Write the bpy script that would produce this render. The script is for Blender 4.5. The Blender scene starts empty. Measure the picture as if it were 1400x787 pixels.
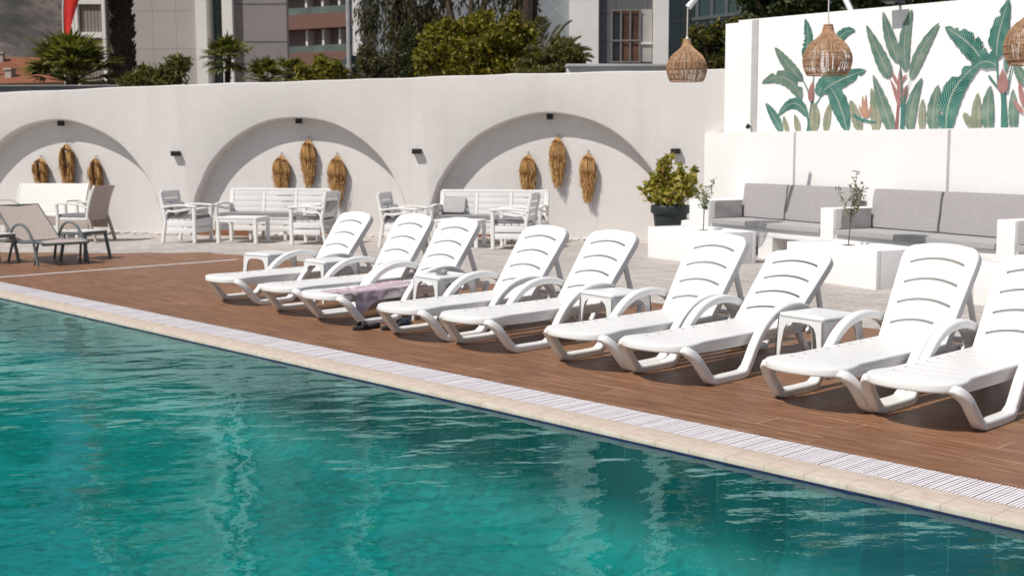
import bpy, bmesh, math, random
import numpy as np
from mathutils import Vector, Matrix
R=math.radians; PI=math.pi
sc=bpy.context.scene; COL=sc.collection
rnd=random.Random(7)

# ---------------------------------------------------------------- camera
CAM_H=1.5
fw,rt,up=[Vector(v) for v in ((-0.7241,0.6800,-0.1149),(0.6845,0.7290,-0.0033),(-0.0815,0.0810,0.9934))]
def set_camera():
    p,y,r=R(6.6),R(43.2),R(-.19)
    F0=Vector((-math.cos(y),math.sin(y),0));R0=Vector((math.sin(y),math.cos(y),0));U0=Vector((0,0,1))
    F=F0*math.cos(p)-U0*math.sin(p);U=U0*math.cos(p)+F0*math.sin(p)
    R1=R0*math.cos(r)+U*math.sin(r);U1=U*math.cos(r)-R0*math.sin(r)
    cd=bpy.data.cameras.new('camera');c=bpy.data.objects.new('camera',cd);COL.objects.link(c)
    cd.sensor_width=36;cd.lens=1690/1400*36;cd.clip_end=3000;cd.clip_start=.05
    m=Matrix(((R1.x,U1.x,-F.x,0),(R1.y,U1.y,-F.y,0),(R1.z,U1.z,-F.z,CAM_H),(0,0,0,1)))
    c.matrix_world=m
    cd.dof.use_dof=True;cd.dof.focus_distance=7.0;cd.dof.aperture_fstop=4.5
    sc.camera=c
set_camera()

# ---------------------------------------------------------------- light
SUN_AZ=R(83);SUN_EL=R(54)
L=Vector((math.cos(SUN_AZ)*math.cos(SUN_EL),math.sin(SUN_AZ)*math.cos(SUN_EL),-math.sin(SUN_EL)))
sl=bpy.data.lights.new('sun','SUN');sl.energy=4.75;sl.angle=R(.55);sl.color=(1,.955,.89)
so=bpy.data.objects.new('sun',sl);COL.objects.link(so);so.rotation_euler=L.to_track_quat('-Z','Y').to_euler();so.location=(-5,-10,20)
w=bpy.data.worlds.new('World');sc.world=w;w.use_nodes=True
nt=w.node_tree;bg=nt.nodes['Background'];sky=nt.nodes.new('ShaderNodeTexSky')
sky.sky_type='NISHITA';sky.sun_disc=False;sky.sun_elevation=SUN_EL;sky.sun_rotation=math.atan2(-L.x,-L.y)
sky.dust_density=2.0;nt.links.new(sky.outputs[0],bg.inputs[0]);bg.inputs[1].default_value=.085
sc.view_settings.view_transform='Standard';sc.view_settings.look='None';sc.view_settings.exposure=-.22;sc.view_settings.gamma=1
sc.cycles.max_bounces=10;sc.cycles.transparent_max_bounces=24

# ---------------------------------------------------------------- materials
def ramp(n,stops):
    cr=n.color_ramp
    while len(cr.elements)>1: cr.elements.remove(cr.elements[-1])
    for i,(p,c) in enumerate(stops):
        e=cr.elements[0] if i==0 else cr.elements.new(p)
        e.position=p;e.color=(*c,1)
class M:
    def __init__(s,name):
        s.m=bpy.data.materials.new(name);s.m.use_nodes=True;s.t=s.m.node_tree;s.b=s.t.nodes['Principled BSDF']
        s.tc=s.t.nodes.new('ShaderNodeTexCoord')
    def n(s,ty,**k):
        x=s.t.nodes.new(ty)
        for a,v in k.items():
            if a in x.inputs.keys() if hasattr(x,'inputs') else False: x.inputs[a].default_value=v
            else: setattr(x,a,v)
        return x
    def l(s,a,b): s.t.links.new(a,b)
    def map(s,scale=(1,1,1),coord='Object',rot=(0,0,0)):
        mp=s.n('ShaderNodeMapping');mp.inputs['Scale'].default_value=scale;mp.inputs['Rotation'].default_value=rot
        s.l(s.tc.outputs[coord],mp.inputs[0]);return mp.outputs[0]
    def noise(s,scale,detail=4,vec=None,rough=.55):
        x=s.n('ShaderNodeTexNoise');x.inputs['Scale'].default_value=scale;x.inputs['Detail'].default_value=detail;x.inputs['Roughness'].default_value=rough
        s.l(vec or s.tc.outputs['Object'],x.inputs['Vector']);return x.outputs['Fac']
    def ramp(s,fac,stops):
        x=s.n('ShaderNodeValToRGB');ramp(x,stops);s.l(fac,x.inputs[0]);return x.outputs[0]
    def mix(s,fac,a,b,mode='MIX'):
        x=s.n('ShaderNodeMix',data_type='RGBA',blend_type=mode)
        for sock,v in ((x.inputs[0],fac),(x.inputs[6],a),(x.inputs[7],b)):
            if isinstance(v,(int,float)): sock.default_value=v
            elif isinstance(v,tuple): sock.default_value=(*v,1)
            else: s.l(v,sock)
        return x.outputs[2]
    def math(s,op,a,b=0.0):
        x=s.n('ShaderNodeMath',operation=op)
        for i,v in enumerate((a,b)):
            if isinstance(v,(int,float)): x.inputs[i].default_value=v
            else: s.l(v,x.inputs[i])
        return x.outputs[0]
    def bump(s,h,strength=.3,dist=.01):
        x=s.n('ShaderNodeBump');x.inputs['Strength'].default_value=strength;x.inputs['Distance'].default_value=dist
        s.l(h,x.inputs['Height']);s.l(x.outputs[0],s.b.inputs['Normal'])
    def col(s,c):
        if isinstance(c,tuple): s.b.inputs['Base Color'].default_value=(*c,1)
        else: s.l(c,s.b.inputs['Base Color'])
    def set(s,**k):
        for a,v in k.items(): s.b.inputs[a.replace('_',' ')].default_value=v
        return s.m
def simple(name,c,rough=.5,var=.12,scale=6,metal=0,bump=0,bscale=60,spec=.4):
    s=M(name)
    a=tuple(x*(1-var) for x in c);b=tuple(min(1,x*(1+var)) for x in c)
    s.col(s.ramp(s.noise(scale),[(.3,a),(.7,b)]))
    if bump: s.bump(s.noise(bscale,3),bump,.004)
    return s.set(Roughness=rough,Metallic=metal,Specular_IOR_Level=spec)
def leafmat(name,stops,trans=.35,rough=.5):
    s=M(name);g=s.n('ShaderNodeNewGeometry')
    c=s.ramp(g.outputs['Random Per Island'],stops);s.col(c);s.set(Roughness=rough,Specular_IOR_Level=.3)
    tr=s.n('ShaderNodeBsdfTranslucent');s.l(s.mix(.5,c,(.25,.3,.02)),tr.inputs[0])
    mx=s.n('ShaderNodeMixShader');mx.inputs[0].default_value=trans
    s.l(s.b.outputs[0],mx.inputs[1]);s.l(tr.outputs[0],mx.inputs[2])
    s.l(mx.outputs[0],s.t.nodes['Material Output'].inputs[0]);return s.m
MT={}
def plastic(name,c,rough=.38):
    s=M(name)
    n1=s.noise(3.5,5);n2=s.noise(26,4)
    col=s.mix(s.ramp(n1,[(.45,(0,0,0)),(.75,(.35,.35,.35))]),c,tuple(x*v for x,v in zip(c,(.93,.91,.87))))
    sp=s.ramp(n2,[(.68,(0,0,0)),(.78,(.5,.5,.5))])
    s.col(s.mix(sp,col,tuple(x*v for x,v in zip(c,(.86,.83,.77)))))
    s.bump(s.noise(160,2),.08,.002);return s.set(Roughness=rough,Specular_IOR_Level=.4)
MT['plastic']=plastic('white_resin',(.80,.795,.785))
MT['table_plastic']=plastic('cool_white_resin',(.75,.755,.75))
MT['white_wood']=simple('white_lacquer',(.80,.79,.775),.45,.03,5,bump=.1,bscale=40)
def plaster(name,c,stain=.06,cs=2.2):
    s=M(name)
    big=s.noise(.55,6);small=s.noise(cs*3,6,rough=.7)
    a=s.ramp(big,[(.3,tuple(x*(1-stain) for x in c)),(.6,c)])
    vs=s.noise(1.0,5,s.map((2.5,2.5,.25)))
    st=s.ramp(vs,[(.5,(0,0,0)),(.72,(.5,.5,.5))])
    a=s.mix(st,a,tuple(x*v for x,v in zip(c,(1-stain*1.6,1-stain*1.8,1-stain*2.1))))
    b=s.mix(s.ramp(small,[(.45,(0,0,0)),(.62,(.6,.6,.6))]),a,tuple(x*(1-stain*.8) for x in c));s.col(b)
    s.bump(s.math('ADD',s.noise(4,5),s.math('MULTIPLY',s.noise(45,4),.25)),.35,.02)
    return s.set(Roughness=.85,Specular_IOR_Level=.2)
MT['wall']=plaster('white_plaster',(.735,.705,.68),.09)
MT['mural_wall']=plaster('smooth_white_paint',(.83,.825,.815),.02)
MT['brown_tile']=simple('brown_skirting',(.24,.10,.05),.5,.25,14)
# decking: wood-look planks along X
s=M('wood_plank_tile')
br=s.n('ShaderNodeTexBrick');br.offset=.37;br.inputs['Scale'].default_value=1
br.inputs['Brick Width'].default_value=1.15;br.inputs['Row Height'].default_value=.195;br.inputs['Mortar Size'].default_value=.004;br.inputs['Mortar Smooth'].default_value=.3
br.inputs['Color1'].default_value=(0,0,0,1);br.inputs['Color2'].default_value=(1,1,1,1);br.inputs['Mortar'].default_value=(.5,.5,.5,1)
s.l(s.tc.outputs['Object'],br.inputs[0])
jit=s.n('ShaderNodeVectorMath',operation='MULTIPLY_ADD');s.l(br.outputs[0],jit.inputs[0]);jit.inputs[1].default_value=(9,5,0);s.l(s.map((.9,9,1)),jit.inputs[2])
g1=s.noise(3.0,8,jit.outputs[0],.65)
g2=s.noise(2.2,6,s.map((2.2,60,1)),.6)
base=s.ramp(s.math('ADD',s.math('MULTIPLY',g1,.75),s.math('MULTIPLY',g2,.25)),[(.33,(.095,.045,.022)),(.46,(.20,.098,.049)),(.57,(.30,.152,.080)),(.72,(.43,.245,.145))])
tint=s.mix(s.math('MULTIPLY',br.outputs[0],.55),base,(.185,.088,.045))
blot=s.ramp(s.noise(.45,4),[(.35,(.90,.90,.90)),(.65,(1.08,1.07,1.06))])
c=s.mix(1.0,tint,blot,'MULTIPLY')
s.col(s.mix(br.outputs['Fac'],c,s.mix(s.ramp(s.noise(2.5,2),[(.4,(0,0,0)),(.6,(1,1,1))]),(.10,.05,.03),(.48,.32,.22))))
s.bump(s.math('SUBTRACT',g2,s.math('MULTIPLY',br.outputs['Fac'],2.0)),.25,.003)
MT['deck']=s.set(Roughness=.5,Specular_IOR_Level=.35)
# paving
s=M('stone_paver');br=s.n('ShaderNodeTexBrick');br.offset=.5
for k,v in (('Scale',1),('Brick Width',.24),('Row Height',.12),('Mortar Size',.007),('Mortar Smooth',.4)): br.inputs[k].default_value=v
br.inputs['Color1'].default_value=(.37,.335,.31,1);br.inputs['Color2'].default_value=(.52,.48,.45,1);br.inputs['Mortar'].default_value=(.27,.24,.22,1)
s.l(s.map(rot=(0,0,R(-17))),br.inputs[0])
lines=s.noise(7,3,s.map((1,14,1),rot=(0,0,R(-17))))
c=s.mix(s.ramp(lines,[(.4,(0,0,0)),(.7,(.6,.6,.6))]),br.outputs[0],(.57,.53,.495))
s.col(s.mix(1.0,c,s.ramp(s.noise(.7,5),[(.3,(.88,.87,.86)),(.7,(1.08,1.08,1.08))]),'MULTIPLY'))
s.bump(s.math('SUBTRACT',s.noise(30,4),br.outputs['Fac']),.4,.006);MT['paving']=s.set(Roughness=.8,Specular_IOR_Level=.2)
# coping
s=M('travertine_coping');br=s.n('ShaderNodeTexBrick');br.offset=0
for k,v in (('Scale',1),('Brick Width',.222),('Row Height',5.0),('Mortar Size',.0022),('Mortar Smooth',.2)): br.inputs[k].default_value=v
br.inputs['Color1'].default_value=(.0,.0,.0,1);br.inputs['Color2'].default_value=(1,1,1,1);br.inputs['Mortar'].default_value=(.5,.5,.5,1);s.l(s.tc.outputs['Object'],br.inputs[0])
v=s.noise(4,8,s.map((2.5,9,4)),.65)
c=s.ramp(v,[(.3,(.49,.385,.31)),(.5,(.62,.515,.43)),(.7,(.72,.64,.565))])
c=s.mix(s.math('MULTIPLY',br.outputs[0],.3),c,(.56,.44,.34))
s.col(s.mix(br.outputs['Fac'],c,(.36,.31,.26)));s.bump(s.math('SUBTRACT',v,br.outputs['Fac']),.3,.004);MT['coping']=s.set(Roughness=.55,Specular_IOR_Level=.35)
MT['grate']=simple('grate_resin',(.84,.79,.80),.5,.06,12)
MT['grate_dark']=simple('drain_channel',(.11,.075,.085),.8)
MT['inlay']=simple('white_inlay',(.72,.69,.65),.6,.08,9)
# pool tile
def pooltile(name,cols,size,mort,mw,nz):
    s=M(name);br=s.n('ShaderNodeTexBrick');br.offset=0
    for k,v in (('Scale',1),('Brick Width',size),('Row Height',size),('Mortar Size',mw),('Mortar Smooth',.3)): br.inputs[k].default_value=v
    br.inputs['Color1'].default_value=(0,0,0,1);br.inputs['Color2'].default_value=(1,1,1,1);br.inputs['Mortar'].default_value=(.5,.5,.5,1)
    return s,br
s,br=pooltile('teal_mosaic_caustics',0,.05,0,.003,0);s.l(s.tc.outputs['Object'],br.inputs[0])
f=s.noise(1.2,5);sp=s.noise(9,5,rough=.7)
c=s.ramp(s.math('ADD',s.math('MULTIPLY',f,.7),s.math('MULTIPLY',br.outputs[0],.3)),[(.3,(.0,.14,.138)),(.5,(.0,.205,.20)),(.7,(.0,.275,.265))])
c=s.mix(s.ramp(sp,[(.64,(0,0,0)),(.72,(.9,.9,.9))]),c,(.12,.40,.22))  # caustic light on the floor painted as yellow-green flecks
c=s.mix(s.math('MULTIPLY',br.outputs['Fac'],.18),c,(.06,.30,.28))
b2=s.n('ShaderNodeTexBrick');b2.offset=0
for k,v in (('Scale',1),('Brick Width',.2),('Row Height',9.0),('Mortar Size',.0026),('Mortar Smooth',.3)): b2.inputs[k].default_value=v
b2.inputs['Color1'].default_value=(0,0,0,1);b2.inputs['Color2'].default_value=(1,1,1,1)
cx=s.n('ShaderNodeCombineXYZ');sx=s.n('ShaderNodeSeparateXYZ');s.l(s.tc.outputs['Object'],sx.inputs[0]);s.l(sx.outputs[0],cx.inputs[0]);cx.inputs[1].default_value=2.0;s.l(cx.outputs[0],b2.inputs[0])
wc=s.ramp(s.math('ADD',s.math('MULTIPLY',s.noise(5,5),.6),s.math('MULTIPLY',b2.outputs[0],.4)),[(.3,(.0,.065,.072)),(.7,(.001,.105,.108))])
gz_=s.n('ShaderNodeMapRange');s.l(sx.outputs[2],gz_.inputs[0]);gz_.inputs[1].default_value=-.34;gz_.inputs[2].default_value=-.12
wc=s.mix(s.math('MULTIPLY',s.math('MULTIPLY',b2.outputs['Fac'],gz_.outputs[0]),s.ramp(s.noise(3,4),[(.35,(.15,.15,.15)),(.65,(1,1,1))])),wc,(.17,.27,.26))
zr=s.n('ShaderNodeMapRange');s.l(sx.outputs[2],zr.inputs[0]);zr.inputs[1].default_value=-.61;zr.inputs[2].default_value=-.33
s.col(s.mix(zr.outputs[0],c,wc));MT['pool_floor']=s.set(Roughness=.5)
s,br=pooltile('blue_wall_mosaic',0,.2,0,.0028,0);br.inputs['Row Height'].default_value=7.0
cx=s.n('ShaderNodeCombineXYZ');sx=s.n('ShaderNodeSeparateXYZ');s.l(s.tc.outputs['Object'],sx.inputs[0])
s.l(sx.outputs[0],cx.inputs[0]);s.l(sx.outputs[2],cx.inputs[1]);s.l(cx.outputs[0],br.inputs[0])
c=s.ramp(s.math('ADD',s.math('MULTIPLY',s.noise(5,5),.6),s.math('MULTIPLY',br.outputs[0],.4)),[(.3,(.0,.13,.14)),(.7,(.003,.18,.185))])
c=s.mix(s.ramp(sx.outputs[2],[(0,(0,0,0)),(1,(0,0,0))]),c,c)
s.col(s.mix(br.outputs['Fac'],c,(.20,.32,.31)));MT['pool_wall']=s.set(Roughness=.4)
MT['pool_rim']=simple('navy_tile',(.03,.026,.085),.35,.4,20)
# water
s=M('pool_water')
m1=s.map((1.0,1.0,1),rot=(0,0,R(-45)))
w0_=s.n('ShaderNodeMapping');w0_.inputs['Rotation'].default_value=(0,0,R(-58));s.l(s.tc.outputs['Object'],w0_.inputs[0])
wv=s.n('ShaderNodeMapping');wv.inputs['Scale'].default_value=(1.25,2.1,1);s.l(w0_.outputs[0],wv.inputs[0])
big=s.noise(.5,2,w0_.outputs[0]);amp=s.n('ShaderNodeMapRange');s.l(big,amp.inputs[0]);amp.inputs[1].default_value=.35;amp.inputs[2].default_value=.65;amp.inputs[3].default_value=.4;amp.inputs[4].default_value=1.5
h=s.math('MULTIPLY',s.math('ADD',s.noise(2.1,2,wv.outputs[0],.4),s.math('MULTIPLY',s.noise(6.0,3,wv.outputs[0],.55),.20)),amp.outputs[0])
bp=s.n('ShaderNodeBump');bp.inputs['Strength'].default_value=1;bp.inputs['Distance'].default_value=.0125;s.l(h,bp.inputs['Height'])
fr=s.n('ShaderNodeFresnel');fr.inputs[0].default_value=1.34;s.l(bp.outputs[0],fr.inputs['Normal'])
tr=s.n('ShaderNodeBsdfTransparent');tr.inputs[0].default_value=(.62,.93,.91,1)
gl=s.n('ShaderNodeBsdfGlossy');gl.inputs['Roughness'].default_value=.015;gl.inputs[0].default_value=(.62,1,1,1);s.l(bp.outputs[0],gl.inputs['Normal'])
mx=s.n('ShaderNodeMixShader');s.l(fr.outputs[0],mx.inputs[0]);s.l(tr.outputs[0],mx.inputs[1]);s.l(gl.outputs[0],mx.inputs[2])
s.l(mx.outputs[0],s.t.nodes['Material Output'].inputs[0]);MT['water']=s.m
# fabrics etc
def fabric(name,c,sc_=900,var=.10):
    s=M(name);wx=s.noise(sc_*.25,2,s.map((1,.15,.15)));wy=s.noise(sc_*.25,2,s.map((.15,1,1)))
    a=s.math('MULTIPLY',s.math('ADD',wx,wy),.5)
    s.col(s.ramp(a,[(.35,tuple(x*(1-var*1.6) for x in c)),(.65,tuple(x*(1+var*1.4) for x in c))]))
    s.bump(s.math('ADD',a,s.math('MULTIPLY',s.noise(5,3),4)),.25,.004);s.b.inputs['Sheen Weight'].default_value=.2
    return s.set(Roughness=.9,Specular_IOR_Level=.15)
MT['grey_fabric']=fabric('grey_woven_fabric',(.375,.355,.35))
MT['pale_fabric']=fabric('pale_grey_fabric',(.40,.39,.385))
MT['dark_grey_fabric']=fabric('mid_grey_fabric',(.24,.235,.24))
MT['textile_tan']=fabric('taupe_mesh_fabric',(.45,.375,.33),700)
MT['textile_white']=fabric('white_mesh_fabric',(.72,.71,.68),700,.05)
MT['frame_dark']=simple('grey_green_powder_coat',(.135,.155,.155),.42,.15,8)
MT['frame_white']=simple('white_powder_coat',(.76,.745,.72),.45,.04,7)
MT['black_metal']=simple('black_powder_coat',(.012,.013,.015),.5,.3,30)
MT['anthracite']=simple('anthracite_plastic',(.022,.03,.034),.55,.25,9)
MT['white_metal']=simple('white_pole_paint',(.78,.77,.76),.4,.04)
MT['grey_metal']=simple('galvanised_pole',(.33,.33,.335),.5,.12,6)
MT['grey_strip']=simple('strip_grey',(.45,.43,.42),.6,.08)
MT['soil']=simple('dry_soil',(.09,.06,.04),.95,.4,40)
MT['rattan']=simple('rattan_cane',(.44,.265,.155),.6,.35,30)
MT['cord']=simple('cord',(.62,.58,.52),.7)
MT['bulb']=simple('frosted_bulb',(.75,.72,.66),.3)
MT['rubber']=simple('black_foam_rubber',(.02,.018,.02),.8,.3,60)
MT['navy_rubber']=simple('navy_foam_rubber',(.012,.02,.055),.6,.3,60)
s=M('pampas_straw');g=s.n('ShaderNodeNewGeometry')
s.col(s.ramp(g.outputs['Random Per Island'],[(0,(.28,.135,.045)),(.3,(.47,.25,.09)),(.75,(.60,.36,.15)),(1,(.70,.47,.23))]));MT['straw']=s.set(Roughness=.85,Specular_IOR_Level=.15)
# towel
s=M('striped_towel');sx=s.n('ShaderNodeSeparateXYZ');s.l(s.tc.outputs['UV'],sx.inputs[0])
c=s.ramp(sx.outputs[1],[(0,(.66,.58,.60)),(.10,(.50,.33,.37)),(.14,(.52,.37,.41)),(.22,(.70,.63,.65)),(.25,(.50,.38,.43)),(.5,(.44,.36,.41)),(.55,(.66,.60,.64)),(.6,(.46,.37,.42)),(.8,(.48,.39,.44)),(.84,(.66,.60,.63)),(1,(.45,.35,.40))])
s.t.nodes[-1].color_ramp.interpolation='LINEAR'
s.col(s.mix(1,c,s.ramp(s.noise(220,2),[(.3,(.75,.75,.75)),(.7,(1.12,1.12,1.12))]),'MULTIPLY'));s.bump(s.noise(300,2),.4,.004);MT['towel']=s.set(Roughness=.95,Specular_IOR_Level=.1)
MT['fringe']=simple('towel_fringe',(.72,.62,.66),.9)
# painted leaves of the mural (uv: u along, v across)
def paint(name,stops,vein,rib):
    s=M(name);sx=s.n('ShaderNodeSeparateXYZ');s.l(s.tc.outputs['UV'],sx.inputs[0])
    av=s.math('ABSOLUTE',s.math('SUBTRACT',sx.outputs[1],.5))
    ph=s.math('ADD',s.math('MULTIPLY',sx.outputs[0],120),s.math('MULTIPLY',av,-46))
    ph=s.math('ADD',ph,s.math('MULTIPLY',s.noise(5,3),10))
    wv=s.math('MULTIPLY_ADD',s.math('SINE',ph),.5);s.t.nodes[-1].inputs[2].default_value=.5
    nz=s.noise(6,5)
    c=s.ramp(s.math('ADD',s.math('MULTIPLY',wv,.50),s.math('MULTIPLY',nz,.62)),stops)
    lw=s.ramp(av,[(0,(1,1,1)),(.035,(.8,.8,.8)),(.05,(0,0,0))])
    c=s.mix(s.math('MULTIPLY',lw,rib),c,vein)
    s.col(c);return s.set(Roughness=.7,Specular_IOR_Level=.25)
MURALM=[paint('painted_dark_teal',[(.25,(.004,.045,.038)),(.42,(.012,.105,.088)),(.6,(.04,.18,.15)),(.78,(.16,.29,.235)),(.95,(.38,.43,.34))],(.36,.38,.30),.8),
 paint('painted_mid_green',[(.25,(.012,.065,.05)),(.42,(.04,.14,.108)),(.6,(.105,.21,.165)),(.78,(.26,.30,.24)),(.95,(.46,.42,.34))],(.36,.33,.27),.7),
 paint('painted_pale_olive',[(.25,(.05,.11,.075)),(.45,(.15,.21,.145)),(.65,(.32,.30,.21)),(.9,(.48,.38,.30))],(.07,.17,.12),.9),
 paint('painted_rose',[(.25,(.15,.05,.05)),(.5,(.28,.115,.11)),(.75,(.44,.26,.23))],(.45,.25,.25),.2),
 paint('painted_orange',[(.2,(.24,.10,.06)),(.5,(.38,.19,.12)),(.8,(.50,.33,.24))],(.45,.25,.2),.2),
 paint('painted_teal_stem',[(.25,(.015,.085,.068)),(.6,(.06,.19,.155))],(.2,.33,.27),.4),
 paint('painted_rose_stem',[(.25,(.16,.05,.05)),(.6,(.30,.12,.11))],(.45,.25,.22),.3)]
# far things
MT['hill']=None
MT['bark']=simple('grey_brown_bark',(.13,.09,.065),.9,.4,8,bump=.6,bscale=20)
MT['palm_bark']=simple('dark_palm_bark',(.045,.030,.024),.95,.5,18,bump=.5,bscale=30)

# ---------------------------------------------------------------- mesh helpers
def finish(bm,ang=35):
    bmesh.ops.recalc_face_normals(bm,faces=bm.faces[:])
    a=R(ang)
    for f in bm.faces: f.smooth=True
    for e in bm.edges:
        if len(e.link_faces)!=2 or e.calc_face_angle(0)>a: e.smooth=False
def obj(name,bm,mat,parent=None,smooth=35):
    if isinstance(bm,bmesh.types.BMesh):
        if smooth: finish(bm,smooth)
        me=bpy.data.meshes.new(name);bm.to_mesh(me);bm.free()
    else: me=bm
    if mat is not None:
        for m in (mat if isinstance(mat,list) else [mat]): me.materials.append(m)
    o=bpy.data.objects.new(name,me);COL.objects.link(o)
    if parent: o.parent=parent
    return o
def tag(o,label=None,cat=None,group=None,kind=None):
    if label:o['label']=label
    if cat:o['category']=cat
    if group:o['group']=group
    if kind:o['kind']=kind
    return o
def thing(name,label,cat,loc=(0,0,0),rz=0,group=None):
    o=bpy.data.objects.new(name,None);COL.objects.link(o);o.empty_display_size=.2
    o.location=loc;o.rotation_euler=(0,0,rz);return tag(o,label,cat,group)
def struct(name,bm,mat,parent=None): return tag(obj(name,bm,mat,parent),kind='structure')
def dup(o,loc=None,rz=None,label=None,parent=None):
    c=o.copy();COL.objects.link(c)
    if parent: c.parent=parent
    if loc is not None:c.location=loc
    if rz is not None:c.rotation_euler=(0,0,rz)
    if label:c['label']=label
    for ch in o.children: dup(ch,parent=c)
    return c
BM=bmesh.new
def box(bm,x0,x1,y0,y1,z0,z1,bev=0,mi=0,rot=None):
    vs=[bm.verts.new((x,y,z)) for z in (z0,z1) for y in (y0,y1) for x in (x0,x1)]
    fs=[bm.faces.new([vs[i] for i in q]) for q in ((0,2,3,1),(4,5,7,6),(0,1,5,4),(2,6,7,3),(0,4,6,2),(1,3,7,5))]
    for f in fs:f.material_index=mi
    if rot is not None: bmesh.ops.transform(bm,matrix=rot,verts=vs)
    if bev:
        es=list({e for f in fs for e in f.edges})
        r=bmesh.ops.bevel(bm,geom=es,offset=bev,segments=2,profile=.6,affect='EDGES')
    return bm
def prism(bm,pts,h,axis='z',base=0,mi=0):
    """extrude a 2D polygon"""
    def P(p,q):
        return {'z':(p[0],p[1],q),'y':(p[0],q,p[1]),'x':(q,p[0],p[1])}[axis]
    a=[bm.verts.new(P(p,base)) for p in pts];b=[bm.verts.new(P(p,base+h)) for p in pts]
    n=len(pts);fs=[bm.faces.new(a[::-1]),bm.faces.new(b)]
    for i in range(n): fs.append(bm.faces.new((a[i],a[(i+1)%n],b[(i+1)%n],b[i])))
    for f in fs:f.material_index=mi
    return fs
def catmull(pts,n=6):
    pts=[Vector(p) for p in pts];out=[]
    P=[pts[0]*2-pts[1]]+pts+[pts[-1]*2-pts[-2]]
    for i in range(1,len(P)-2):
        p0,p1,p2,p3=P[i-1:i+3]
        for k in range(n):
            t=k/n
            out.append(.5*((2*p1)+(p2-p0)*t+(2*p0-5*p1+4*p2-p3)*t*t+(3*p1-p0-3*p2+p3)*t**3))
    out.append(pts[-1]);return out
def rprof(w,h,r,n=2):
    out=[]
    for cx,cy,a0 in ((w/2-r,h/2-r,0),(-w/2+r,h/2-r,90),(-w/2+r,-h/2+r,180),(w/2-r,-h/2+r,270)):
        for k in range(n+1):
            a=R(a0+90*k/n);out.append((cx+r*math.cos(a),cy+r*math.sin(a)))
    return out
def cprof(r,n=8): return [(r*math.cos(2*PI*k/n),r*math.sin(2*PI*k/n)) for k in range(n)]
def sweep(bm,path,prof,side=(1,0,0),scale=None,cap=True,mi=0):
    path=[Vector(p) for p in path];rings=[];side=Vector(side)
    for i,p in enumerate(path):
        t=(path[min(i+1,len(path)-1)]-path[max(i-1,0)]).normalized()
        s_=side-t*side.dot(t)
        if s_.length<1e-4: s_=t.orthogonal()
        s_.normalize();n_=t.cross(s_)
        k=scale[i] if scale else 1
        kx,ky=k if isinstance(k,tuple) else (k,k)
        rings.append([bm.verts.new(p+s_*a*kx+n_*b*ky) for a,b in prof])
    m=len(prof)
    for r0,r1 in zip(rings,rings[1:]):
        for j in range(m):
            f=bm.faces.new((r0[j],r0[(j+1)%m],r1[(j+1)%m],r1[j]));f.material_index=mi
    if cap:
        bm.faces.new(rings[0][::-1]).material_index=mi;bm.faces.new(rings[-1]).material_index=mi
    return bm
def tube(bm,path,r,n=8,**k):
    return sweep(bm,path,cprof(1,n),scale=[r]*len(path) if isinstance(r,(int,float)) else r,**k)
def lathe(bm,prof,n=24,c=(0,0,0),caps=True):
    rings=[]
    for r,z in prof: rings.append([bm.verts.new((c[0]+r*math.cos(2*PI*k/n),c[1]+r*math.sin(2*PI*k/n),c[2]+z)) for k in range(n)])
    for a,b in zip(rings,rings[1:]):
        for j in range(n): bm.faces.new((a[j],a[(j+1)%n],b[(j+1)%n],b[j]))
    if caps: bm.faces.new(rings[0][::-1]);bm.faces.new(rings[-1])
    return bm
def loft(bm,rings,cap=True):
    rs=[[bm.verts.new(p) for p in r] for r in rings];m=len(rs[0])
    for a,b in zip(rs,rs[1:]):
        for j in range(m): bm.faces.new((a[j],a[(j+1)%m],b[(j+1)%m],b[j]))
    if cap: bm.faces.new(rs[0][::-1]);bm.faces.new(rs[-1])
    return bm
def slab(bm,outline,z0,z1,r=.012,seg=3):
    """rounded-edge plate from a convex-ish CCW outline"""
    n=len(outline);O=[Vector((x,y)) for x,y in outline];N=[]
    for i in range(n):
        d=(O[(i+1)%n]-O[i-1]);N.append(Vector((d.y,-d.x)).normalized())
    rings=[]
    lv=[(-r*(1-math.sin(a)),z0+r*(1-math.cos(a))) for a in [PI/2*k/seg for k in range(seg+1)]]
    lv+=[(-r*(1-math.cos(a)),z1-r*(1-math.sin(a))) for a in [PI/2*k/seg for k in range(seg+1)]]
    for d,z in lv: rings.append([(O[i].x+N[i].x*d,O[i].y+N[i].y*d,z) for i in range(n)])
    return loft(bm,rings)
def rrect(x0,x1,y0,y1,r,n=4):
    out=[]
    for cx,cy,a0 in ((x1-r,y1-r,0),(x0+r,y1-r,90),(x0+r,y0+r,180),(x1-r,y0+r,270)):
        for k in range(n+1):
            a=R(a0+90*k/n);out.append((cx+r*math.cos(a),cy+r*math.sin(a)))
    return out
def boolean_cut(bm,cutters):
    def mk(b):
        bmesh.ops.recalc_face_normals(b,faces=b.faces[:])
        me=bpy.data.meshes.new('t');b.to_mesh(me);b.free();o=bpy.data.objects.new('t',me);COL.objects.link(o);return o
    a,b=mk(bm),mk(cutters)
    md=a.modifiers.new('b','BOOLEAN');md.object=b;md.operation='DIFFERENCE';md.solver='EXACT'
    dg=bpy.context.evaluated_depsgraph_get();me=bpy.data.meshes.new_from_object(a.evaluated_get(dg))
    out=BM();out.from_mesh(me)
    ma,mb=a.data,b.data
    for o in (a,b): bpy.data.objects.remove(o)
    for m in (me,ma,mb): bpy.data.meshes.remove(m)
    return out
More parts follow.
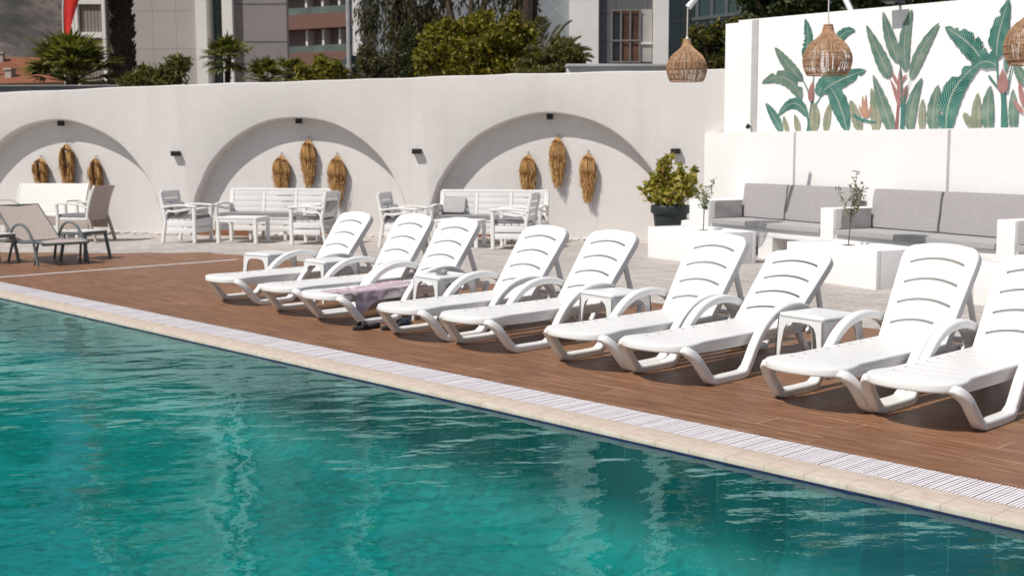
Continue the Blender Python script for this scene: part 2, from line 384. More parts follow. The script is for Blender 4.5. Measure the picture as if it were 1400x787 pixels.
def npmesh(name,V,F,mat,parent=None,uv=None,smooth=False):
    me=bpy.data.meshes.new(name);me.from_pydata(V.tolist() if hasattr(V,'tolist') else V,[],F.tolist() if hasattr(F,'tolist') else F)
    if smooth: me.polygons.foreach_set('use_smooth',[True]*len(me.polygons))
    if uv is not None:
        l=me.uv_layers.new(name='UVMap');l.data.foreach_set('uv',np.asarray(uv,dtype=np.float32).ravel())
    if mat: me.materials.append(mat)
    o=bpy.data.objects.new(name,me);COL.objects.link(o)
    if parent:o.parent=parent
    return o
def leaf_cloud(centers,radii,count,size,seed,aspect=.5,droop=0,shell=.55):
    """diamond leaves scattered through ellipsoid clumps; returns V,F"""
    g=np.random.default_rng(seed);C=np.array(centers,float);Rr=np.array(radii,float)
    vol=Rr.prod(1)**(2/3);idx=g.choice(len(C),count,p=vol/vol.sum())
    d=g.normal(size=(count,3));d/=np.linalg.norm(d,axis=1)[:,None]
    r=shell+(1-shell)*g.random(count)**.6
    r*=1+.24*g.normal(size=count)
    P=C[idx]+d*Rr[idx]*r[:,None]
    a=g.normal(size=(count,3))+d*.9;a[:,2]-=droop;a/=np.linalg.norm(a,axis=1)[:,None]
    b=np.cross(a,g.normal(size=(count,3)));b/=np.linalg.norm(b,axis=1)[:,None]
    c=np.cross(a,b)
    l=size*(.6+.8*g.random(count))[:,None];w_=l*aspect*.5
    V=np.stack([P-a*l*.5,P+b*w_+c*l*.06,P+a*l*.5,P-b*w_+c*l*.06],1).reshape(-1,3)
    F=np.arange(count*4).reshape(-1,4);return V,F

# ================================================================ SETTING
W0=Vector((-20.256,9.646,0));WANG=R(32.91);wd=Vector((math.cos(WANG),math.sin(WANG),0));wn=Vector((wd.y,-wd.x,0))
BP0=Vector((-11.8,15.11,0));BANG=R(-17);bu=Vector((math.cos(BANG),math.sin(BANG),0));bn=Vector((bu.y,-bu.x,0))
def WP(s,off,z=0): return W0+wd*s+wn*off+Vector((0,0,z))
def BPt(u,off,z=0): return BP0+bu*u+bn*off+Vector((0,0,z))
EY=4.745;GY0=4.955;GY1=5.25;PX0=-19.0;PX1=3.0;PY0=.45
bm=BM();box(bm,-900,900,-900,900,-1.4,-.76);struct('ground',bm,simple('dry_earth',(.16,.125,.09),.95,.25,.4))
# pool deck with a slightly wavy far-left edge
pts=[(8,GY1),(8,9.0),(-13.9,9.0)]
wav=[(-15.67,8.82),(-16.72,7.62),(-17.36,7.16),(-17.81,6.71),(-19.6,5.3),(-21.5,3.4)]
prev=(-13.9,9.0)
for q in wav:
    d=Vector(q)-Vector(prev);n=max(2,int(d.length/.12))
    for k in range(1,n+1):
        p=Vector(prev)+d*k/n;nn=Vector((-d.y,d.x)).normalized();p=p+nn*(.035*math.sin((p.x*1.1+p.y)*6)+.01*math.sin(p.x*23));pts.append((p.x,p.y))
    prev=q
pts+=[(-21.5,-3),(8,-3),(8,.2),(PX1+.25,.2),(PX0-.25,.2),(PX0-.25,GY1)]
bm=BM();prism(bm,pts[::-1],.2,base=-.2);struct('pool_deck',bm,MT['deck'])
bm=BM();prism(bm,[(9,5.4),(9,17.5),(-16,22),(-34,9),(-34,-4),(-20.9,-4),(-20.9,3.6),(-19.8,5.0),(-18.6,5.4)],.2,base=-.206);struct('paving',bm,MT['paving'])
bm=BM();box(bm,-14.425,-14.355,GY1+.0,8.52,-.01,.004);struct('deck_inlay_strip',bm,MT['inlay'])
# coping ring and drain
bm=BM();box(bm,PX0-.25,PX1+.25,EY,GY0,-.028,0,.004);box(bm,PX0-.25,PX1+.25,.2,PY0,-.028,0,.004)
box(bm,PX0-.25,PX0,PY0,EY,-.028,0,.004);box(bm,PX1,PX1+.25,PY0,EY,-.028,0,.004);struct('pool_coping',bm,MT['coping'])
bm=BM();box(bm,PX0-.25,PX1+.25,GY0,GY1,-.2,-.05);struct('drain_channel',bm,MT['grate_dark'])
bm=BM();x=PX0-.25;k=0
while x<PX1+.25:
    dz=rnd.uniform(-.0012,.0012)
    box(bm,x,x+.0122,GY0+.006,GY1-.006,-.022,-.003+dz);x+=.0182;k+=1
    if k%55==0:x+=.004
box(bm,PX0-.25,PX1+.25,GY0+.085,GY0+.095,-.03,-.0225);box(bm,PX0-.25,PX1+.25,GY0+.15,GY0+.16,-.03,-.0225)
struct('drain_grate',bm,MT['grate'])
D=.62
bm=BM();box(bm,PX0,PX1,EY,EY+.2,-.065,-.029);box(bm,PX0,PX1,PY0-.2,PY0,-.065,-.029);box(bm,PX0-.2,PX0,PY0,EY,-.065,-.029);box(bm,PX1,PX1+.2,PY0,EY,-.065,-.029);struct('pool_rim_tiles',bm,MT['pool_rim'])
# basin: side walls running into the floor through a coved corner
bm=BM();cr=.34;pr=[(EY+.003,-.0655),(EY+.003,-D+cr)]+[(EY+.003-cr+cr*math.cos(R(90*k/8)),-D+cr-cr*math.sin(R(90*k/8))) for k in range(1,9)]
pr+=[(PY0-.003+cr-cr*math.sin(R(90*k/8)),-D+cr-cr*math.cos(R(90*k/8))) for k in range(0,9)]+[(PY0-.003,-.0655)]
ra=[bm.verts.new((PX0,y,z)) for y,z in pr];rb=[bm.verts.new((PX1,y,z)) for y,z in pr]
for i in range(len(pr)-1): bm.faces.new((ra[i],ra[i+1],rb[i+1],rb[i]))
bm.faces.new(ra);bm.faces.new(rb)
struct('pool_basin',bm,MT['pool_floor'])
bm=BM();vs=[bm.verts.new(p) for p in ((PX0,PY0,-.034),(PX1,PY0,-.034),(PX1,EY,-.034),(PX0,EY,-.034))];bm.faces.new(vs);struct('water',bm,MT['water'],None)

# ---------------------------------------------------------------- arched wall
wall=thing('arched_wall','long white plaster wall with three round arched niches behind the slatted furniture','wall',W0,WANG)
S0,S1=-9.0,10.62;ND=.22
topz=[(S0,2.40),(-2.2,2.435),(1.2,2.522),(4.36,2.558),(7.06,2.606),(S1,2.62)]
arch=[(-1.09,1.945),(3.37,1.955),(7.62,1.985)]
bm=BM();rc=[(.03,0.0),(.012,.006),(.003,.016),(0,.032),(0,ND+.004)];NA=48
front=[];ringsets=[]
def AV(c,r,y,k):
    a=PI-PI*k/NA
    wob=.006*math.sin(5*a+c)+.004*math.sin(11*a+2*c)
    return (c+(r+wob)*math.cos(a),y,max(0,(r+wob)*math.sin(a)))
base=[bm.verts.new((S0,0,0))]
for c,r in arch:
    rs=[[bm.verts.new(AV(c,r+dr,y,k)) for k in range(NA+1)] for dr,y in rc]
    base+=rs[0]
    for a,b in zip(rs,rs[1:]):
        for j in range(NA): bm.faces.new((a[j],a[j+1],b[j+1],b[j]))
base.append(bm.verts.new((S1,0,0)))
tt=[]
for (a,za),(b,zb) in zip(topz,topz[1:]):
    for k in range(14): t=k/14;tt.append((a+(b-a)*t,za+(zb-za)*t+.006*math.sin(a*3+k*.9)))
tt.append(topz[-1])
tf=[bm.verts.new((s_,0.012,z)) for s_,z in tt];tf2=[bm.verts.new((s_,0,z-.014)) for s_,z in tt];tb=[bm.verts.new((s_,ND+.3,z)) for s_,z in tt]
bm.faces.new(base+tf2[::-1])
for i in range(len(tt)-1):
    bm.faces.new((tf[i],tf[i+1],tb[i+1],tb[i]));bm.faces.new((tf2[i],tf2[i+1],tf[i+1],tf[i]))
bmesh.ops.triangulate(bm,faces=[f for f in bm.faces if len(f.verts)>4])
obj('wall_body',bm,MT['wall'],wall,40)
bm=BM();prism(bm,[(S0,-.1),(S1,-.1)]+[(s_,z-.02) for s_,z in tt[::-1]],.27,'y',ND);obj('niche_back',bm,MT['wall'],wall)
bm=BM();box(bm,1.56,2.5,-.014,.1,0,.085);box(bm,6.2,7.1,ND-.02,ND+.1,0,.085);box(bm,7.25,7.75,ND-.02,ND+.1,0,.085);box(bm,3.2,4.2,ND-.02,ND+.1,0,.07);obj('skirting',bm,MT['brown_tile'],wall)
# crumbled plaster along the foot of the wall
g=np.random.default_rng(3);V=[];F=[]
bm=BM()
for i in range(330):
    s_=g.uniform(-4,10.4);inn=any(abs(s_-c)<r-.05 for c,r in arch);y=(ND if inn else 0)-abs(g.normal())*.05-.01;r=g.uniform(.008,.034)
    m=Matrix.Translation((s_,y,r*.5-.004))@Matrix.Rotation(g.uniform(0,6),4,'Z')@Matrix.Diagonal((r*1.6,r,r*.7,1))
    bmesh.ops.create_icosphere(bm,subdivisions=1,radius=1,matrix=m)
obj('loose_plaster',bm,MT['wall'],wall,20)

# ---------------------------------------------------------------- mural wall and the lower wall in front of it
mw=thing('mural_wall','tall white wall painted with green banana leaves behind the hanging rattan lamps','wall',(0,15.11,0))
bm=BM();box(bm,-11.44,-11.19,.0,.35,-.2,3.27,.012);box(bm,-11.21,2,.002,.352,-.2,3.305,.012);obj('wall_body',bm,MT['mural_wall'],mw)
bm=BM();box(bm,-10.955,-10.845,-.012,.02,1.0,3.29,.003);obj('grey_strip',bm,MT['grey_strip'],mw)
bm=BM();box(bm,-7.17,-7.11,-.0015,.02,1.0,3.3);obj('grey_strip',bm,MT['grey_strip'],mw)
lw=thing('lower_wall','smooth white low wall rising behind the grey bench cushions','wall',BP0,BANG)
bm=BM();inv=Matrix.Rotation(-BANG,4,'Z')
def loc(p): q=inv@(Vector(p)-BP0);return (q.x,q.y)
prism(bm,[(0,0),(10.5,0),loc((-1.76,15.2,0)),loc((-11.72,15.2,0))],1.67);obj('wall_body',bm,MT['mural_wall'],lw)
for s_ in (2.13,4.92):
    bm=BM();box(bm,s_-.022,s_+.022,-.003,.02,.2,1.66);obj('thin_grey_strip',bm,MT['grey_strip'],lw)  # narrow upright grey strip, slightly proud of the wall face
MURAL=[(5,[(-9.961,1.666),(-9.927,1.912),(-9.901,2.144)],0.035,-1),(5,[(-9.965,1.795),(-10.026,2.007),(-10.113,2.15)],0.012,-1),(5,[(-9.932,2.098),(-10.006,2.287),(-10.093,2.407)],0.012,-1),(5,[(-9.875,2.004),(-9.81,2.095),(-9.719,2.208)],0.012,-1),(5,[(-9.905,2.284),(-9.893,2.422),(-9.889,2.492)],0.009,-1),(0,[(-10.402,1.659),(-10.53,1.876),(-10.695,2.088)],0.072,0),(0,[(-9.987,1.885),(-10.209,2.071),(-10.482,1.887)],0.08,0),(1,[(-10.091,2.131),(-10.359,2.43),(-10.766,2.374)],0.109,1),(1,[(-10.073,2.39),(-10.322,2.616),(-10.553,2.877)],0.085,0),(0,[(-10.073,2.709),(-9.998,2.96),(-10.058,3.241)],0.079,2),(0,[(-9.602,2.753),(-9.451,2.982),(-9.25,3.018)],0.077,0),(0,[(-9.826,2.177),(-9.696,2.345),(-9.528,2.521)],0.11,0),(0,[(-9.741,2.22),(-9.484,2.36),(-9.064,2.482)],0.128,1),(0,[(-9.614,2.273),(-9.446,1.994),(-9.33,1.637)],0.133,0),(2,[(-10.288,1.658),(-10.342,1.777),(-10.374,1.897)],0.043,0),(2,[(-10.128,1.656),(-10.145,1.775),(-10.193,1.917)],0.052,0),(2,[(-9.871,1.654),(-9.858,1.887),(-9.883,2.074)],0.084,0),(2,[(-9.67,1.652),(-9.655,1.86),(-9.612,2.055)],0.06,0),(2,[(-9.128,1.647),(-9.208,1.875),(-9.298,2.092)],0.077,0),(2,[(-8.91,1.645),(-8.904,1.936),(-8.985,2.24)],0.085,0),(3,[(-9.918,2.086),(-9.923,2.238),(-9.891,2.376)],0.051,0),(4,[(-9.058,1.849),(-9.12,1.941),(-9.162,2.032)],0.025,0),(4,[(-9.058,1.849),(-9.097,2.008),(-9.11,2.166)],0.025,0),(4,[(-9.053,1.849),(-9.059,2.007),(-9.059,2.175)],0.025,0),(4,[(-9.041,1.849),(-8.993,1.938),(-8.978,2.027)],0.025,0),(5,[(-9.235,1.898),(-9.129,1.828),(-8.899,1.779)],0.023,-1),(1,[(-8.708,2.378),(-8.841,2.622),(-9.084,3.084)],0.097,0),(1,[(-8.641,1.643),(-8.768,1.955),(-8.961,2.424)],0.089,0),(6,[(-8.588,1.648),(-8.579,1.904),(-8.564,2.182)],0.021,-1),(3,[(-8.562,1.996),(-8.62,2.183),(-8.718,2.373)],0.03,0),(3,[(-8.553,2.089),(-8.559,2.274),(-8.569,2.482)],0.037,0),(3,[(-8.54,2.088),(-8.48,2.202),(-8.444,2.27)],0.025,0),(3,[(-8.563,2.019),(-8.489,2.087),(-8.437,2.2)],0.028,0),(3,[(-8.572,2.274),(-8.64,2.37),(-8.682,2.476)],0.023,0),(3,[(-8.547,2.297),(-8.494,2.364),(-8.444,2.396)],0.021,0),(5,[(-8.523,1.688),(-8.526,2.207),(-8.57,2.572)],0.011,-1),(1,[(-8.577,2.572),(-8.711,2.859),(-8.835,3.245)],0.084,0),(1,[(-8.477,2.455),(-8.504,2.869),(-8.409,3.238)],0.082,0),(1,[(-8.392,2.348),(-8.259,2.695),(-8.024,3.04)],0.082,0),(1,[(-8.376,1.645),(-8.371,1.991),(-8.236,2.353)],0.083,0),(5,[(-8.493,1.647),(-8.492,1.902),(-8.48,2.133)],0.021,-1),(5,[(-8.476,2.086),(-8.443,2.224),(-8.392,2.348)],0.007,-1),(2,[(-8.215,1.644),(-8.223,1.873),(-8.216,2.079)],0.05,0),(1,[(-8.046,1.642),(-8.062,1.938),(-8.003,2.253)],0.091,0),(0,[(-7.425,2.506),(-7.609,2.746),(-7.947,2.978)],0.137,1),(0,[(-7.869,1.618),(-7.799,2.156),(-7.425,2.513)],0.148,2),(0,[(-7.482,2.487),(-7.345,2.513),(-7.227,2.431)],0.096,0),(5,[(-7.337,2.338),(-7.241,2.225),(-7.169,2.136)],0.015,-1),(2,[(-7.64,1.884),(-7.545,1.749),(-7.401,1.658)],0.053,0),(2,[(-7.446,1.637),(-7.48,1.881),(-7.462,2.134)],0.066,0),(1,[(-7.296,1.635),(-7.331,1.922),(-7.302,2.217)],0.084,0),(0,[(-7.237,2.551),(-7.223,2.852),(-7.11,3.255)],0.121,2),(5,[(-7.101,1.612),(-7.115,1.83),(-7.142,2.135)],0.044,-1),(5,[(-7.207,2.224),(-7.226,2.398),(-7.238,2.572)],0.011,-1),(5,[(-7.09,2.133),(-7.068,2.305),(-7.028,2.497)],0.013,-1),(0,[(-7.113,2.393),(-7.097,2.543),(-7.032,2.594)],0.03,0),(3,[(-7.141,2.117),(-7.148,2.265),(-7.158,2.413)],0.069,0),(1,[(-6.985,1.632),(-7.001,1.893),(-7.013,2.163)],0.061,0),(3,[(-6.867,1.868),(-6.948,1.956),(-7.008,2.044)],0.028,0),(3,[(-6.871,1.954),(-6.912,2.127),(-6.947,2.279)],0.034,0),(1,[(-6.839,2.232),(-6.932,2.342),(-7.019,2.539)],0.064,0)]
def mural():
    V=[];F=[];UV=[];MI=[]
    for li,(c,pts,hw,tear) in enumerate(MURAL):
        p0,p1,p2=[Vector(p) for p in pts];N=22;q=p1*2-(p0+p2)*.5;rg=random.Random(li*13+5)
        b0=len(V);y=-.0045-.00045*li
        teeth={}
        if tear>0:
            for k in range(4): teeth[rg.randint(4,N-3)]=rg.uniform(.25,.55)
        prevn=None
        for i in range(N+1):
            t=i/N;p=p0*(1-t)**2+q*2*t*(1-t)+p2*t*t;d=((q-p0)*(1-t)+(p2-q)*t).normalized();n=Vector((-d.y,d.x))
            if tear==-1: wl=wr=hw*(1-.35*t)
            else:
                prof=(math.sin(PI*min(1,t**.8*.97+.03))**.62) if c<3 else math.sin(PI*min(1,t**.7*.93+.07))**.9
                if c<3 and i==N: prof=.02
                wl=hw*prof*(1+.07*math.sin(i*1.7+li));wr=hw*prof*(1+.07*math.sin(i*2.1+li*2))
                if i in teeth:
                    if tear==1: wr*=teeth[i]
                    else: wl*=teeth[i]
            for off,v in ((wl,0),(0,.5),(-wr,1)): V.append((p.x+n.x*off,y,p.y+n.y*off));UV.append((t*(1 if c<3 else .4),v))
        for i in range(N):
            a=b0+i*3
            for k in (0,1): F.append((a+k,a+k+1,a+k+4,a+k+3));MI.append(c)
    me=bpy.data.meshes.new('painted_mural');me.from_pydata(V,[],F)
    for m in MURALM: me.materials.append(m)
    me.polygons.foreach_set('material_index',MI)
    uv=me.uv_layers.new(name='UVMap')
    for l in me.loops: uv.data[l.index].uv=UV[l.vertex_index]
    o=bpy.data.objects.new('painted_mural',me);COL.objects.link(o);o.parent=mw
mural()

# ---------------------------------------------------------------- masonry benches, planters
spans=[(1.32,3.69),(3.93,6.44),(6.68,9.1)]
bl=['white built-in masonry bench beside the potted shrub, the far left one','white built-in masonry bench in the middle between two white dividers','white built-in masonry bench cut off by the right edge of the picture']
cl=['far-left masonry bench','middle masonry bench','masonry bench at the right edge']
bs=[]
for i,(a,b) in enumerate(spans):
    t=thing('masonry_bench',bl[i],'bench',BP0,BANG,'built-in masonry benches');bs.append(t)
    bm=BM();box(bm,a,b,-.8,-.001,.28,.395,.006);box(bm,a,b,-.3,-.001,-.1,.279)
    for x in (a,(a+b)/2-.1,b-.3): box(bm,x,x+.3,-.797,-.301,-.1,.279)
    obj('seat_block',bm,MT['mural_wall'],t)
    x0=.85 if i==0 else a-.24
    bm=BM();box(bm,x0,a-.003,-.84,-.001,-.1,.716,.008);obj('divider',bm,MT['mural_wall'],t)
    bm=BM();box(bm,a+.31,b-.31,-.36,-.303,-.02,.075);obj('skirting',bm,MT['brown_tile'],t)
    if i==0:
        bm=BM();box(bm,.35,.847,-.8,-.1,-.1,.40,.008);obj('side_ledge',bm,MT['mural_wall'],t)
def cushion(name,x0,x1,y0,y1,z0,z1,label,cat,tilt=0,mat='grey_fabric',seed=0,group=None):
    rg=random.Random(seed);bm=BM();box(bm,x0,x1,y0,y1,z0,z1)
    bmesh.ops.subdivide_edges(bm,edges=bm.edges[:],cuts=7,use_grid_fill=True)
    c=Vector(((x0+x1)/2,(y0+y1)/2,(z0+z1)/2));h=Vector(((x1-x0)/2,(y1-y0)/2,(z1-z0)/2));mn=min(h)
    for v in bm.verts:
        d=v.co-c;f=[d[k]/h[k] for k in range(3)]
        for k in range(3):
            o=[j for j in range(3) if j!=k]
            e=max(abs(f[o[0]]),abs(f[o[1]]))
            v.co[k]=c[k]+d[k]*(1-.05*mn/h[k]*e**6-(.07*mn/h[k] if abs(f[o[0]])>.9 and abs(f[o[1]])>.9 else 0))
        puff=(1-f[0]**2)*(1-f[2]**2) if h.y==mn else (1-f[0]**2)*(1-f[1]**2)
        ax=1 if h.y==mn else 2
        if abs(f[ax])>.9: v.co[ax]+=math.copysign(mn*.07*puff,f[ax])
        v.co.x+=.004*math.sin(v.co.z*23+seed+v.co.y*9)
    bmesh.ops.translate(bm,verts=bm.verts[:],vec=-Vector((c.x,c.y,z0)))
    o=obj(name,bm,MT[mat],None,60)
    o.location=BP0+Matrix.Rotation(BANG,3,'Z')@Vector((c.x,c.y,z0));o.rotation_euler=(tilt,0,BANG)
    return tag(o,label,cat,group)
for i,(a,b) in enumerate(spans):
    cushion('seat_cushion',a+.02,b-.02,-.84,-.06,.397,.468,'long pale grey seat cushion lying on the '+cl[i],'cushion',mat='pale_fabric',seed=i,group='seat cushions of the masonry benches')
    cushion('side_cushion',a+.005,a+.095,-.80,-.33,.472,.715,'grey side cushion upright at the left end of the '+cl[i],'cushion',seed=i+5,group='side cushions of the masonry benches')
    m=[(1.17,2.285),(2.315,3.55)][0] if i==0 else None
    if i==0: L2=[(1.34,2.285),(2.315,3.60)]
    elif i==1: L2=[(3.96,5.07),(5.10,6.38)]
    else: L2=[(6.71,7.9),(7.93,9.0)]
    for j,(x0,x1) in enumerate(L2):
        cushion('back_cushion',x0,x1,-.30,-.16,.472,.95,'tall grey back cushion, the %s of two on the %s'%(('left','right')[j],cl[i]),'cushion',tilt=R(-7),seed=i*7+j,group='back cushions of the masonry benches')
pl=['low white planter box in front of the far-left bench, nearest the dark pot','low white planter box in front of the middle bench with a tall thin sapling','low white planter box at the right edge behind the last sun lounger']
for i,u0 in enumerate((1.57,4.5,7.25)):
    t=thing('planter_box',pl[i],'planter',BPt(u0,2.0),BANG,'white planter boxes before the benches')
    bm=BM();w_=1.45;box(bm,0,w_,0,.06,-.1,.40,.006);box(bm,0,w_,.64,.70,-.1,.40,.006);box(bm,0,.06,.062,.638,-.1,.399,.005);box(bm,w_-.06,w_,.062,.638,-.1,.399,.005);obj('box_walls',bm,MT['mural_wall'],t)
    bm=BM();box(bm,.061,w_-.061,.061,.639,.2,.385);obj('top_slab',bm,MT['mural_wall'],t)
    hx=(.76,.60,.7)[i];bm=BM();lathe(bm,[(.001,.392),(.05,.390),(.075,.3855)],16,(hx,.37,0),caps=False);obj('soil',bm,MT['soil'],t)
SAP=simple('sapling_stem',(.13,.10,.07),.8)
SAPL=leafmat('olive_leaf',[(0,(.05,.075,.03)),(.5,(.11,.145,.06)),(1,(.20,.22,.11))],.3)
def sapling(u,off,h,lab,seed,lean):
    t=thing('sapling',lab,'plant',BPt(u,off,.385),BANG,'saplings in the white planters');rg=random.Random(seed)
    bm=BM();ends=[];sp=[(0,0,0),(lean*.3,0,h*.25),(lean*.5,0,h*.45)];tube(bm,catmull(sp,3),.007,6)
    for k in range(6 if seed!=1 else 5):
        hz=h*rg.uniform(.28,.45);top=Vector((lean+rg.uniform(-.16,.16),rg.uniform(-.1,.1),h*rg.uniform(.62,.9) if k else h))
        p=[(lean*.45,0,hz),((lean*.5+top.x)/2+.02,top.y*.6,(hz+top.z)/2),top];p=catmull(p,5);tube(bm,p,.0026,5);ends.append(p)
    obj('stem',bm,SAP,t)
    V=[];F=[]
    for p in ends:
        for q in p[2:]:
            for _ in range(3 if seed!=1 else 4):
                a=Vector((rg.gauss(0,1),rg.gauss(0,1),rg.gauss(.4,.8))).normalized();l=rg.uniform(.035,.065);b=a.orthogonal().normalized()*l*.17;c=q+Vector((rg.gauss(0,.012),rg.gauss(0,.012),rg.gauss(0,.012)));n=len(V)
                V+= [tuple(c),tuple(c+a*l*.5+b),tuple(c+a*l),tuple(c+a*l*.5-b)];F.append((n,n+1,n+2,n+3))
    npmesh('leaves',V,F,SAPL,t)
sapling(2.33,1.63,.66,'thin grey-green sapling in the far-left planter, beside the dark pot',1,.02)
sapling(5.1,1.63,.82,'slender olive-green sapling with long shoots in the middle planter',2,.06)
# potted shrub against the arched wall
P=thing('potted_shrub','bushy yellow-green shrub in a dark anthracite pot in the wall corner','potted plant',(-11.72,14.22,0),0)
bm=BM();lathe(bm,[(.18,0),(.195,.02),(.245,.42),(.25,.48),(.282,.495),(.29,.515),(.29,.595),(.28,.61),(.258,.605),(.25,.5)],32);obj('pot',bm,MT['anthracite'],P)
bm=BM();lathe(bm,[(.001,.49),(.249,.5)],24,caps=False);obj('soil',bm,MT['soil'],P)
SH=leafmat('shrub_leaf',[(0,(.06,.07,.008)),(.25,(.18,.18,.014)),(.55,(.36,.32,.035)),(.85,(.52,.42,.11)),(1,(.58,.34,.19))],.4)
cen=[(-.10,0,.80),(.14,.02,.82),(-.30,0,.78),(.30,0,.85),(-.12,0,1.02),(.12,.05,1.0),(-.14,0,1.18),(.36,0,1.0),(-.04,0,1.28),(-.42,0,.86),(.20,-.05,1.18),(-.25,-.05,.98),(.05,-.15,.74),(.42,.02,1.13)]
rad=[(.20,.2,.17),(.2,.2,.17),(.15,.16,.13),(.16,.16,.14),(.15,.15,.14),(.13,.14,.13),(.12,.12,.12),(.09,.1,.09),(.07,.07,.09),(.09,.1,.1),(.06,.06,.08),(.11,.11,.10),(.2,.14,.12),(.06,.06,.06)]
V,F=leaf_cloud(cen,rad,1350,.098,11,.62);npmesh('leaves',V,F,SH,P)
bm=BM()
for c in cen: tube(bm,catmull([(c[0]*.1,c[1]*.1,.5),(c[0]*.5,c[1]*.5,.5+(c[2]-.5)*.5),c],4),.007,5)
obj('stems',bm,SAP,P)

# ---------------------------------------------------------------- wall lights and dried grass
def wall_lamp(s_,z,lab):
    t=thing('wall_lamp',lab,'wall lamp',WP(s_,0,z),WANG,'black box lamps on the arched wall')
    bm=BM();box(bm,-.07,.07,-.095,-.0,-.04,.04,.004);obj('housing',bm,MT['black_metal'],t)
    bm=BM();box(bm,-.055,.055,-.085,-.02,-.045,-.0405);obj('lens',bm,MT['bulb'],t)
wall_lamp(1.198,1.372,'small black box lamp on the white wall between the left and middle arches')
wall_lamp(5.481,1.40,'small black box lamp on the white wall between the middle and right arches')
wall_lamp(9.634,1.395,'small black box lamp on the white wall behind the potted shrub')
for (c,r),nm in zip(arch,('left','middle','right')):
    t=thing('arch_spotlight','tiny black cube spotlight under the crown of the %s arch'%nm,'spotlight',WP(c+.02,-.10,r-.005),WANG,'spotlights in the arch crowns')
    bm=BM();box(bm,-.045,.045,-.045,.045,-.09,0,.004);obj('housing',bm,MT['black_metal'],t)
    bm=BM();lathe(bm,[(.03,-.0925),(.03,-.0905)],16);obj('lens',bm,MT['bulb'],t)
def pampas(s_,z,h,w_,lab,seed,hollow):
    t=thing('dried_grass_bundle',lab,'dried grass',WP(s_,-ND,z),WANG,'dried grass bundles hung in the arches');rg=random.Random(seed)
    bm=BM();tube(bm,[(0,-.0,.03),(0,-.05,.035),(0,-.06,-.01),(0,-.06,-.06)],.006,6);obj('hook',bm,MT['bark'],t)
    V=[];F=[]
    def strand(pts,wd_):
        P_=catmull(pts,4);b=len(V)
        for i,p in enumerate(P_):
            k=wd_*(1-.75*abs(i/(len(P_)-1)-.4));ang=i*.5
            o=Vector((math.cos(ang),math.sin(ang)*.5,0))*k
            V.append(tuple(p-o));V.append(tuple(p+o))
        for i in range(len(P_)-1):
            a=b+2*i;F.append((a,a+1,a+3,a+2))
    for k in range(520):
        u=rg.uniform(-1,1);y=-rg.uniform(.015,.14)*(1-.4*abs(u));l=rg.uniform(.72,1.0)
        if hollow and abs(u)<.35: u=math.copysign(rg.uniform(.35,1),u)
        x=u*w_/2
        tipx=x*rg.uniform(.05,.5)+rg.gauss(0,.012)
        strand([(u*.01,y*.5-.03,-.01),(x*.72,y*1.05-.02,-h*.16),(x*rg.uniform(.9,1.04),y-.02,-h*.38),(x*.72+rg.gauss(0,.008),y*.95-.01,-h*.66*l),(tipx,y*.7-.01,-h*l)],rg.uniform(.0035,.007))
    for k in range(620):
        u=rg.uniform(-1,1);zz=rg.uniform(.08,.95);env=(w_/2)*math.sin(PI*min(1,zz*.82+.13))**.6*(1 if zz<.5 else 1.15-.45*zz)
        if hollow and zz<.65 and abs(u)<.3: continue
        x=u*env;y=-rg.uniform(.05,.15)*(1-.3*abs(u))
        strand([(x,y,-h*zz),(x*1.06+rg.gauss(0,.006),y-.010,-h*zz-.035),(x*1.04+rg.gauss(0,.014),y-.008+rg.gauss(0,.012),-h*zz-.09)],rg.uniform(.0025,.005))
    npmesh('straw',V,F,MT['straw'],t)
# (s, top z, length, width)
a1,a2,a3=[c for c,_ in arch]
pampas(-1.55,1.30,.60,.27,'left dried grass bundle in the left arch, rounded with a hollow middle',1,True)
pampas(-1.02,1.545,.84,.29,'long central dried grass bundle highest in the left arch',2,True)
pampas(-.46,1.30,.84,.24,'right dried grass bundle in the left arch, above the wicker chair',3,True)
pampas(3.03,1.345,.70,.32,'left dried grass bundle in the middle arch above the slatted sofa',4,False)
pampas(3.52,1.61,.78,.27,'highest central dried grass bundle in the middle arch',5,False)
pampas(4.02,1.34,.80,.32,'right dried grass bundle in the middle arch, beside the lit wall',6,False)
pampas(7.27,1.355,.72,.27,'left dried grass bundle in the right arch above the sofa end',7,False)
pampas(7.75,1.63,.78,.26,'highest central dried grass bundle in the right arch',8,False)
pampas(8.24,1.375,.76,.26,'right dried grass bundle in the right arch hanging freest, tip uncovered',9,False)

